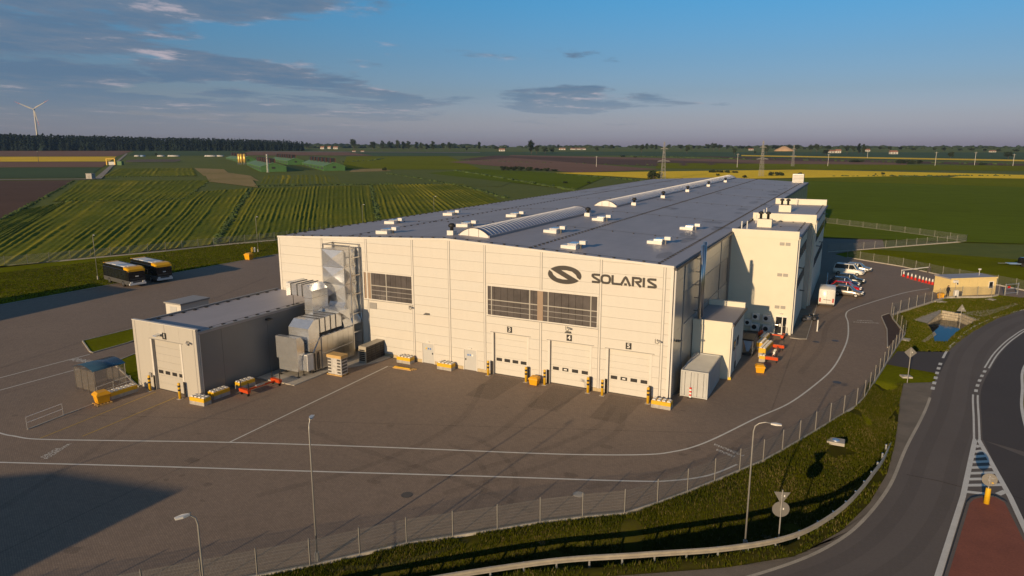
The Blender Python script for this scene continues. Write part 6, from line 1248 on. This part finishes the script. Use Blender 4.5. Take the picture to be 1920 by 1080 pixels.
tag(fr.build('forest', 'pine'), 'dark pine forest closing the left horizon', 'forest', kind='stuff')
# far wooded rise and village green
hl = MB()
for px0, px1, py0, hp in ((560, 880, 281, 12), (880, 1500, 281, 8), (1480, 2000, 283, 7)):
    n = 160; 
    for k in range(n):
        px = px0+(px1-px0)*rnd.random(); g = gp(px, py0-1.5); dr = (Vector((g.x, g.y, 0))-Vector((CAM.x, CAM.y, 0))).normalized(); q = Vector((g.x, g.y, 0))+dr*rnd.uniform(200, 900); H = 0.62*hp*rnd.uniform(0.5, 1.0)/ppm(q); hl.ico((q.x, q.y, hz(q.x, q.y)+H*0.35), H*0.65, 1, (rnd.uniform(1.2, 3.5), rnd.uniform(1.2, 3.5), 1), 0.25)
tag(hl.build('treeline', 'leaf_dark'), 'hazy far tree line along the whole horizon', 'trees', kind='stuff')

# hedges and ditches between the meadows: rough grass banks
hb = MB()
def bank(px, w_, h_, n):
    P = [gp(*p) for p in px]; 
    for k in range(n):
        u = rnd.random()*(len(P)-1); i = int(u); p = P[i].lerp(P[i+1], u-i); p.x += rnd.gauss(0, w_*0.4); p.y += rnd.gauss(0, w_*0.4); hb.ico((p.x, p.y, hz(p.x, p.y)+h_*0.2), h_*rnd.uniform(0.5, 1.1), 1, (rnd.uniform(0.9, 1.8), rnd.uniform(0.9, 1.8), 0.9), 0.35)
bank([(402, 459), (436, 405), (473, 352)], 0.9, 0.5, 230); bank([(710, 420), (705, 385), (695, 347)], 0.8, 0.48, 170); bank([(0, 414), (60, 382), (138, 339)], 1.0, 0.5, 200); bank([(122, 378), (200, 378), (310, 375), (345, 373), (395, 338)], 0.8, 0.45, 180); bank([(478, 350), (600, 347), (700, 346), (830, 346)], 1.0, 0.7, 130); bank([(850, 320), (905, 328), (985, 342), (1080, 358)], 1.5, 1.1, 120); bank([(720, 325), (790, 335), (880, 352), (950, 372)], 1.2, 0.8, 130); bank([(190, 332), (290, 331), (372, 330)], 0.8, 0.5, 70); bank([(640, 304), (700, 301), (720, 297)], 2, 1.2, 40); bank([(1045, 326), (1230, 341)], 2, 1.0, 50); bank([(1560, 331), (1900, 330)], 2, 0.9, 60); bank([(1180, 293), (1560, 302), (1900, 309)], 3, 1.4, 120); bank([(870, 300), (1000, 305), (1250, 310)], 3, 0.8, 60)
tag(hb.build('hedgerow_undergrowth', 'leaf_mid'), 'rough grass and weeds along the field margins', 'weeds', kind='stuff')

# ------------------------------------------------------------------ poultry farm
M('barn_green', (0.055, 0.14, 0.035), 0.6, var=0.1, vs=0.2); M('barn_roof', (0.105, 0.20, 0.08), 0.55, var=0.08, vs=0.1); M('vent_brown', (0.10, 0.03, 0.022), 0.7); M('silo', (0.62, 0.42, 0.10), 0.35, 0.4, var=0.1); M('far_white', (0.52, 0.50, 0.46), 0.7); M('far_roof', (0.30, 0.14, 0.09), 0.8); M('sand', (0.42, 0.28, 0.17), 0.95, var=0.1, vs=0.1)
def barn(lab, fl, fr_, back, gh_, eave, nv, v0, v1):
    A, B = gp(*fl), gp(*fr_); C_ = gp(*back); lv = Vector((C_.x-A.x, C_.y-A.y, 0)); L = max(50.0, min(140, lv.length)); lv.normalize(); wv = Vector((lv.y, -lv.x, 0)); W_ = max(14.0, min(26.0, Vector((B.x-A.x, B.y-A.y, 0)).dot(wv)))
    b = thing('poultry_barn', lab, 'barn', (A.x, A.y, A.z-0.3), math.atan2(wv.y, wv.x), 'long green poultry barns'); px = 1/ppm(A); E, Hh = eave*px+0.3, gh_*px+0.3
    MB().prism_y([(0, 0), (W_, 0), (W_, E), (W_/2, Hh), (0, E)], 0, L).build('wall', 'barn_green', b)
    for s in (0, 1): MB().prism_y([(-0.4, E-0.1), (W_/2, Hh+0.02), (W_/2, Hh+0.3), (-0.4, E+0.18)] if s == 0 else [(W_/2, Hh+0.02), (W_+0.4, E-0.1), (W_+0.4, E+0.18), (W_/2, Hh+0.3)], -0.3, L+0.3).build('roof', 'barn_roof', b)
    w_ = MB().box(W_*0.42, W_*0.56, -0.12, -0.02, E*0.62, E*0.62+1.5).build('window', 'black', b)
    for k in range(6): MB().box(-0.06, -0.01, 4+k*(L-8)/6, 4+(k+0.5)*(L-8)/6, E*0.4, E*0.75).build('window', 'dark_trim', b)
    for k in range(nv):
        y = L*(v0+(v1-v0)*k/(nv-1)); v = MB().box(W_/2-2.2, W_/2+2.2, y, y+L*(v1-v0)/nv*0.6, Hh-0.6, Hh+3.3).build('ridge_vent', 'black', b); [MB().box(W_/2+q, W_/2+q+0.65, y-0.2, y-0.02, Hh-0.6, Hh+3.35).build('vent_frame', 'vent_brown', v) for q in (-2.25, 1.6)]
barn('green poultry barn behind the white mast, front one of two near barns', (489.7, 322.5), (541.2, 323), (461, 309), 16.5, 9.5, 6, 0.06, 0.80); barn('green poultry barn nearest to the hall side of the farm', (607.5, 320.5), (652, 321), (562, 307.5), 15.5, 8.5, 6, 0.05, 0.85)
barn('rear green poultry barn between the two near barns', (540, 309), (572, 309), (508, 301), 12, 7, 7, 0.1, 0.9); barn('rear green poultry barn behind the golden silos', (452, 305), (482, 305), (424, 298), 11, 6, 5, 0.2, 0.9)
for i, (px, w_) in enumerate(((449, 2.0), (453.5, 2.0), (459.5, 2.0))):
    g = gp(px, 308.5); H = 20/ppm(g); s = thing('feed_silo', 'golden feed silo, %s of three from the left beside the barns' % ORD[i], 'silo', g, 0, 'golden feed silos'); MB().lathe([(0.3, H*0.1), (1.35, H*0.28), (1.35, H*0.94), (0.4, H)], n=14).build('tank', 'silo', s, True)
    for x, y in ((-0.9, -0.9), (0.9, -0.9), (0.9, 0.9), (-0.9, 0.9)): MB().box(x-0.1, x+0.1, y-0.1, y+0.1, -0.3, H*0.3).build('leg', 'galv', s)
def lattice(parent, H, b0, b1, n, r_, mat):
    for k in range(n):
        z0, z1 = H*k/n, H*(k+1)/n; w0, w1 = b0+(b1-b0)*k/n, b0+(b1-b0)*(k+1)/n; mb = MB(); c0 = [(-w0, -w0, z0), (w0, -w0, z0), (w0, w0, z0), (-w0, w0, z0)]; c1 = [(-w1, -w1, z1), (w1, -w1, z1), (w1, w1, z1), (-w1, w1, z1)]
        for i in range(4): j = (i+1) % 4; mb.bar([c0[i], c1[i]], r_*1.4); mb.bar([c0[i], c1[j]], r_); mb.bar([c0[j], c1[i]], r_)
        mb.build('lattice_bay', mat, parent)
g = gp(502.5, 323.5); ms = thing('radio_mast', 'white lattice mast in front of the green barns', 'mast', g); lattice(ms, 34/ppm(g), 0.55, 0.4, 8, 0.10, 'white_metal')
# pylons, poles
for (px, py, top, lab, arms) in ((1243, 337, 266, 'lattice power pylon standing just beyond the hall roof', 1), (1427, 331, 264, 'lattice power pylon beyond the hall near two round bushes', 1), (1486, 312, 272, 'distant lattice pylon near the sand heap', 1)):
    g = gp(px, py); H = (py-top)/ppm(g); p = thing('power_pylon', lab, 'pylon', g, YAW+R(8), 'lattice power pylons'); lattice(p, H*0.98, H*0.055, H*0.010, 9, H*0.0032, 'trim_grey')
    for z, w_ in ((0.48, 0.17), (0.80, 0.10)): MB().bar([(-H*w_, 0, H*z), (0, 0, H*(z+0.03)), (H*w_, 0, H*z)], H*0.010).bar([(-H*w_, 0, H*z), (H*w_, 0, H*z)], H*0.008).build('cross_arm', 'trim_grey', p); [MB().lathe([(H*0.004, -H*0.035), (H*0.004, 0)], (s*H*w_, 0, H*z), 6).build('insulator', 'unit_dark', p) for s in (-1, 1)]
for k, (px, py, top) in enumerate(((1118, 313, 293), (1382, 314, 288), (1552, 311.5, 289), (1753, 311, 285), (1827, 309.5, 285), (1899, 311.5, 289), (1626, 297, 284), (72.5, 304, 283))):
    g = gp(px, py); H = (py-top)/ppm(g); p = thing('utility_pole', 'pale concrete utility pole, %s' % ['left of the near pylon', 'between the two tall pylons', 'behind the wide yellow field', 'tallest in the right part beyond the green field', 'second from the right picture edge', 'close to the right picture edge', 'short one by the columnar trees', 'thin one in the yellow strip at the far left'][k], 'pole', g, 0, 'concrete utility poles'); MB().tube([(0, 0, -0.3), (0, 0, H)], [0.22, 0.15], 6).build('shaft', 'far_white' if k < 7 else 'steel_dark', p); MB().bar([(-1.3, 0, H*0.93), (1.3, 0, H*0.93)], 0.2).build('cross_arm', 'trim_grey', p)
# wind turbine
g = gp(74, 284.0); dr = (Vector((g.x, g.y, 0))-Vector((CAM.x, CAM.y, 0))).normalized(); q = Vector((g.x, g.y, 0))+dr*420; q.z = hz(q.x, q.y); sc = 1/ppm(q); hub = 21+(275.2-207)*sc-q.z
wt = thing('wind_turbine', 'white wind turbine with red banded blades above the forest', 'wind turbine', q, YAW+R(20)); MB().lathe([(2.1, -2), (1.2, hub-1)], n=14).build('tower', 'far_white', wt, True); MB().cbox(-1.3, 1.3, -2.2, 4.5, hub-1.2, hub+1.4, 0.3).build('nacelle', 'far_white', wt); MB().lathe([(1.4, -1.0), (1.3, 0.2), (0.4, 1.2)], (0, -3.0, hub), 10).build('hub', 'far_white', wt)
Lb = 31*sc
for a in (33, 155, 281):
    ca, sa = math.cos(R(a)), math.sin(R(a)); 
    def bp(t_, w_, d_): u, v = t_*Lb, w_; return (u*ca-v*sa, -3.2+d_, hub+u*sa+v*ca)
    MB().loft([[bp(t_, -w_*0.35, 0), bp(t_, 0, -w_*0.18), bp(t_, w_*0.65, 0), bp(t_, 0, w_*0.18)] for t_, w_ in ((0.02, 1.0), (0.2, 2.6), (0.55, 1.6), (0.74, 1.1))]).build('blade', 'far_white', wt)
    for t0, t1, mt_ in ((0.742, 0.80, 'cone_red'), (0.802, 0.86, 'far_white'), (0.862, 0.92, 'cone_red'), (0.922, 0.96, 'far_white'), (0.962, 1.0, 'cone_red')): MB().loft([[bp(t_, -w_*0.35, 0), bp(t_, 0, -w_*0.18), bp(t_, w_*0.65, 0), bp(t_, 0, w_*0.18)] for t_, w_ in ((t0, 1.1-(t0-.74)*3), (t1, 1.1-(t1-.74)*3))]).build('blade_band', mt_, wt)
# houses far away
def house(lab, px, py, wp_, hp, mat='far_white', roof='far_roof'):
    g = gp(px, py); s = 1/ppm(g); W_, H = wp_*s, hp*s; h = thing('house', lab, 'house', (g.x, g.y, g.z-0.4), YAW+R(random.uniform(-15, 15)), 'far houses'); MB().box(-W_/2, W_/2, 0, W_*0.6, 0, H*0.62).build('wall', mat, h); MB().prism_x([(-0.4, H*0.62), (W_*0.6+0.4, H*0.62), (W_*0.3, H*1.05)], -W_/2-0.3, W_/2+0.3).build('roof', roof, h); [MB().box(-W_*0.3+k*W_*0.4, -W_*0.14+k*W_*0.4, -0.1, -0.01, H*0.22, H*0.48).build('window', 'dark_trim', h) for k in range(2)]
for a in (('white house between the tall tree pair and sand heap', 1562, 287, 13, 6), ('white house just right of another, left of the columnar trees', 1572, 287, 9, 7), ('white house at the foot of the columnar trees', 1627, 284, 9, 5), ('pale house standing alone in the far green strip', 1677, 289, 13, 7), ('pale house near the right end of the horizon', 1863, 285.5, 10, 4), ('cream house behind the first horizon trees over the hall', 941, 283.5, 11, 5), ('long pale building among horizon trees above the first skylight', 1086, 281, 26, 4), ('small pale house near the tree left of that long building', 1054, 281, 12, 4), ('pale house beside the tallest horizon tree', 1409, 282, 8, 4), ('small white house at the forest end', 604, 279.5, 7, 5), ('white house in the village right of the forest', 617, 279, 6, 5), ('reddish house in the village right of the forest', 629, 279.5, 8, 5), ('small white shed on the far road, left one', 663.5, 285, 6, 3), ('small white shed on the far road, right one', 679.5, 285, 6, 3), ('white flat shed before the forest', 373, 281.5, 7, 3)): house(*a)
g = gp(1470, 283.5); s = 1/ppm(g); sh_ = thing('sand_heap', 'reddish sand heap on the horizon', 'heap', g); MB().loft([[(a_*s*k+random.uniform(-1, 1), b_*s*k*0.6, z*s) for a_, b_ in [(math.cos(2*math.pi*i/14), math.sin(2*math.pi*i/14)) for i in range(14)]] for k, z in ((19, 0), (15, 3.2), (9, 6.2), (4, 8.6), (1.0, 9.2))]).build('pile', 'sand', sh_, True)
# farm odds and ends on the left
for k, px in enumerate((258, 267, 302, 326, 395, 412)):
    g = gp(px, 293.3); s = 1/ppm(g); W_ = (9, 8, 11, 20, 20, 14)[k]*s; t_ = thing('poly_tunnel', 'low white tunnel on the meadow before the forest, %s from the left' % ORD[k], 'tunnel', g, YAW, 'white tunnels before the forest'); A = [(math.cos(math.pi*i/8), math.sin(math.pi*i/8)) for i in range(9)]; MB().prism_x([(3*c, 2.0*z_-0.2) for c, z_ in A], -W_/2, W_/2).build('cover', 'far_white' if k != 1 else 'lamp_blue', t_, True); [MB().tube([(x, 3.05*c, 2.05*z_-0.2) for c, z_ in A], 0.12, 4).build('hoop', 'galv', t_) for x in (-W_*0.3, W_*0.3)]
g0 = gp(236, 305); g1 = gp(330, 304.5); pn = thing('panel_field', 'block of dark low racks in the meadow behind the yellow gantry', 'racks', g0, math.atan2(g1.y-g0.y, g1.x-g0.x)); L = (g1-g0).length
for r_ in range(5):
    for k in range(9): MB().prism_x([(0, 0.6), (2.6, 2.2), (2.6, 2.35), (0, 0.75)], L*k/9, L*(k+0.9)/9).build('rack', 'unit_dark', pn).location = (0, r_*14.0, 0.0)
g = gp(208, 309.5); s = 1/ppm(g); gy = thing('gantry', 'yellow gantry over the farm track', 'gantry', g, YAW); [MB().box(x-0.4, x+0.4, -0.4, 0.4, 0, 12*s).build('leg', 'yellow', gy) for x in (-7.5*s, 8*s)]; MB().box(-7.5*s, 8*s, -0.3, 0.3, 11*s, 12*s).build('beam', 'yellow', gy); MB().box(-6*s, 6*s, 1.0, 4, 0, 6*s).build('hopper', 'container_grey', gy); MB().box(9*s, 19*s, 1.0, 5, -0.3, 7*s).build('cabin', 'barn_green', gy)
g = gp(167, 336); s = 1/ppm(g); hb_ = thing('field_shelter', 'grey box shelter at the bend of the farm track', 'shelter', g, YAW); MB().box(-5.3*s, 5.3*s, 0, 4, -0.3, 10*s).build('wall', 'trim_grey', hb_); MB().box(-5.6*s, 5.6*s, -0.3, 4.3, 10.02*s, 10.6*s).build('roof', 'kerb', hb_); MB().box(-2*s, 2*s, -0.06, -0.01, 0, 7*s).build('door', 'steel_dark', hb_)

# ------------------------------------------------------------------ grass on the near verges
def blades(name, lab, spots, mats, hmin, hmax, wd):
    mb = MB()
    for (x, y, z) in spots:
        h = random.uniform(hmin, hmax); a = random.uniform(0, 6.28); mb.mi = 1 if random.random() < 0.10+0.5*max(0, noise.noise(Vector((x*0.35, y*0.35, 9)))) else 0
        for k in range(3):
            b_ = a+k*2.1+random.uniform(-.4, .4); dx, dy = math.cos(b_), math.sin(b_); l = random.uniform(0.25, 0.7)*h; mb.add([(x-dy*wd, y+dx*wd, z-0.03), (x+dy*wd, y-dx*wd, z-0.03), (x+dx*l, y+dy*l, z+h)], [(0, 1, 2)])
    return tag(mb.build(name, mats), lab, 'grass', kind='stuff')
sp_ = []
for _ in range(62000):
    i = random.uniform(0, NV-1.001); v = random.random(); a = int(i); f_ = i-a; j = min(NW-1, int(v*NW)); q = v*NW-j
    p = [Vector(VERGE_V[(a+da)*(NW+1)+j+dj]) for da, dj in ((0, 0), (0, 1), (1, 0), (1, 1))]; c = (p[0]*(1-q)+p[1]*q)*(1-f_)+(p[2]*(1-q)+p[3]*q)*f_
    if v > 0.93 and random.random() < 0.5: continue
    if noise.noise(Vector((c.x*0.5, c.y*0.5, 5))) < -0.35: continue
    sp_.append((c.x, c.y, c.z))
blades('verge_grass', 'rough grass and weeds in the ditch along the front fence', sp_, ['grass_blade', 'dry_blade'], 0.06, 0.24, 0.026)
sp_ = []
while len(sp_) < 16000:
    x, y = random.uniform(bx0, bx1), random.uniform(by0, by1)
    if pip(x, y, VERGE2) and not pip(x, y, POND_RIM): sp_.append((x, y, 0.01))
blades('lawn_grass', 'short mown grass round the pond', sp_, ['grass_blade', 'dry_blade'], 0.05, 0.12, 0.05)
sp_ = []
while len(sp_) < 26000:
    x, y = random.uniform(-122, -90), random.uniform(-15, 75)
    if x > -119+0.35*(y+5)*0.45: sp_.append((x, y, -0.06))
blades('lawn_grass', 'mown grass strip between yard edge and meadow fence', sp_, ['grass_blade', 'dry_blade'], 0.06, 0.16, 0.08)

# ------------------------------------------------------------------ morning haze
hm = bpy.data.materials.new('haze_air'); hm.use_nodes = True; t = hm.node_tree; t.nodes.clear(); ou = t.nodes.new('ShaderNodeOutputMaterial'); vo = t.nodes.new('ShaderNodeVolumePrincipled'); vo.inputs['Color'].default_value = (0.36, 0.60, 1.0, 1); vo.inputs['Density'].default_value = 0.00006; vo.inputs['Anisotropy'].default_value = 0.0; t.links.new(vo.outputs[0], ou.inputs['Volume'])
MATS['haze_air'] = hm
tag(MB().box(-6100, 6100, -6200, 6100, -4.0, 150).build('haze', 'haze_air'), 'thin bluish morning haze over the plain', 'haze', kind='stuff')
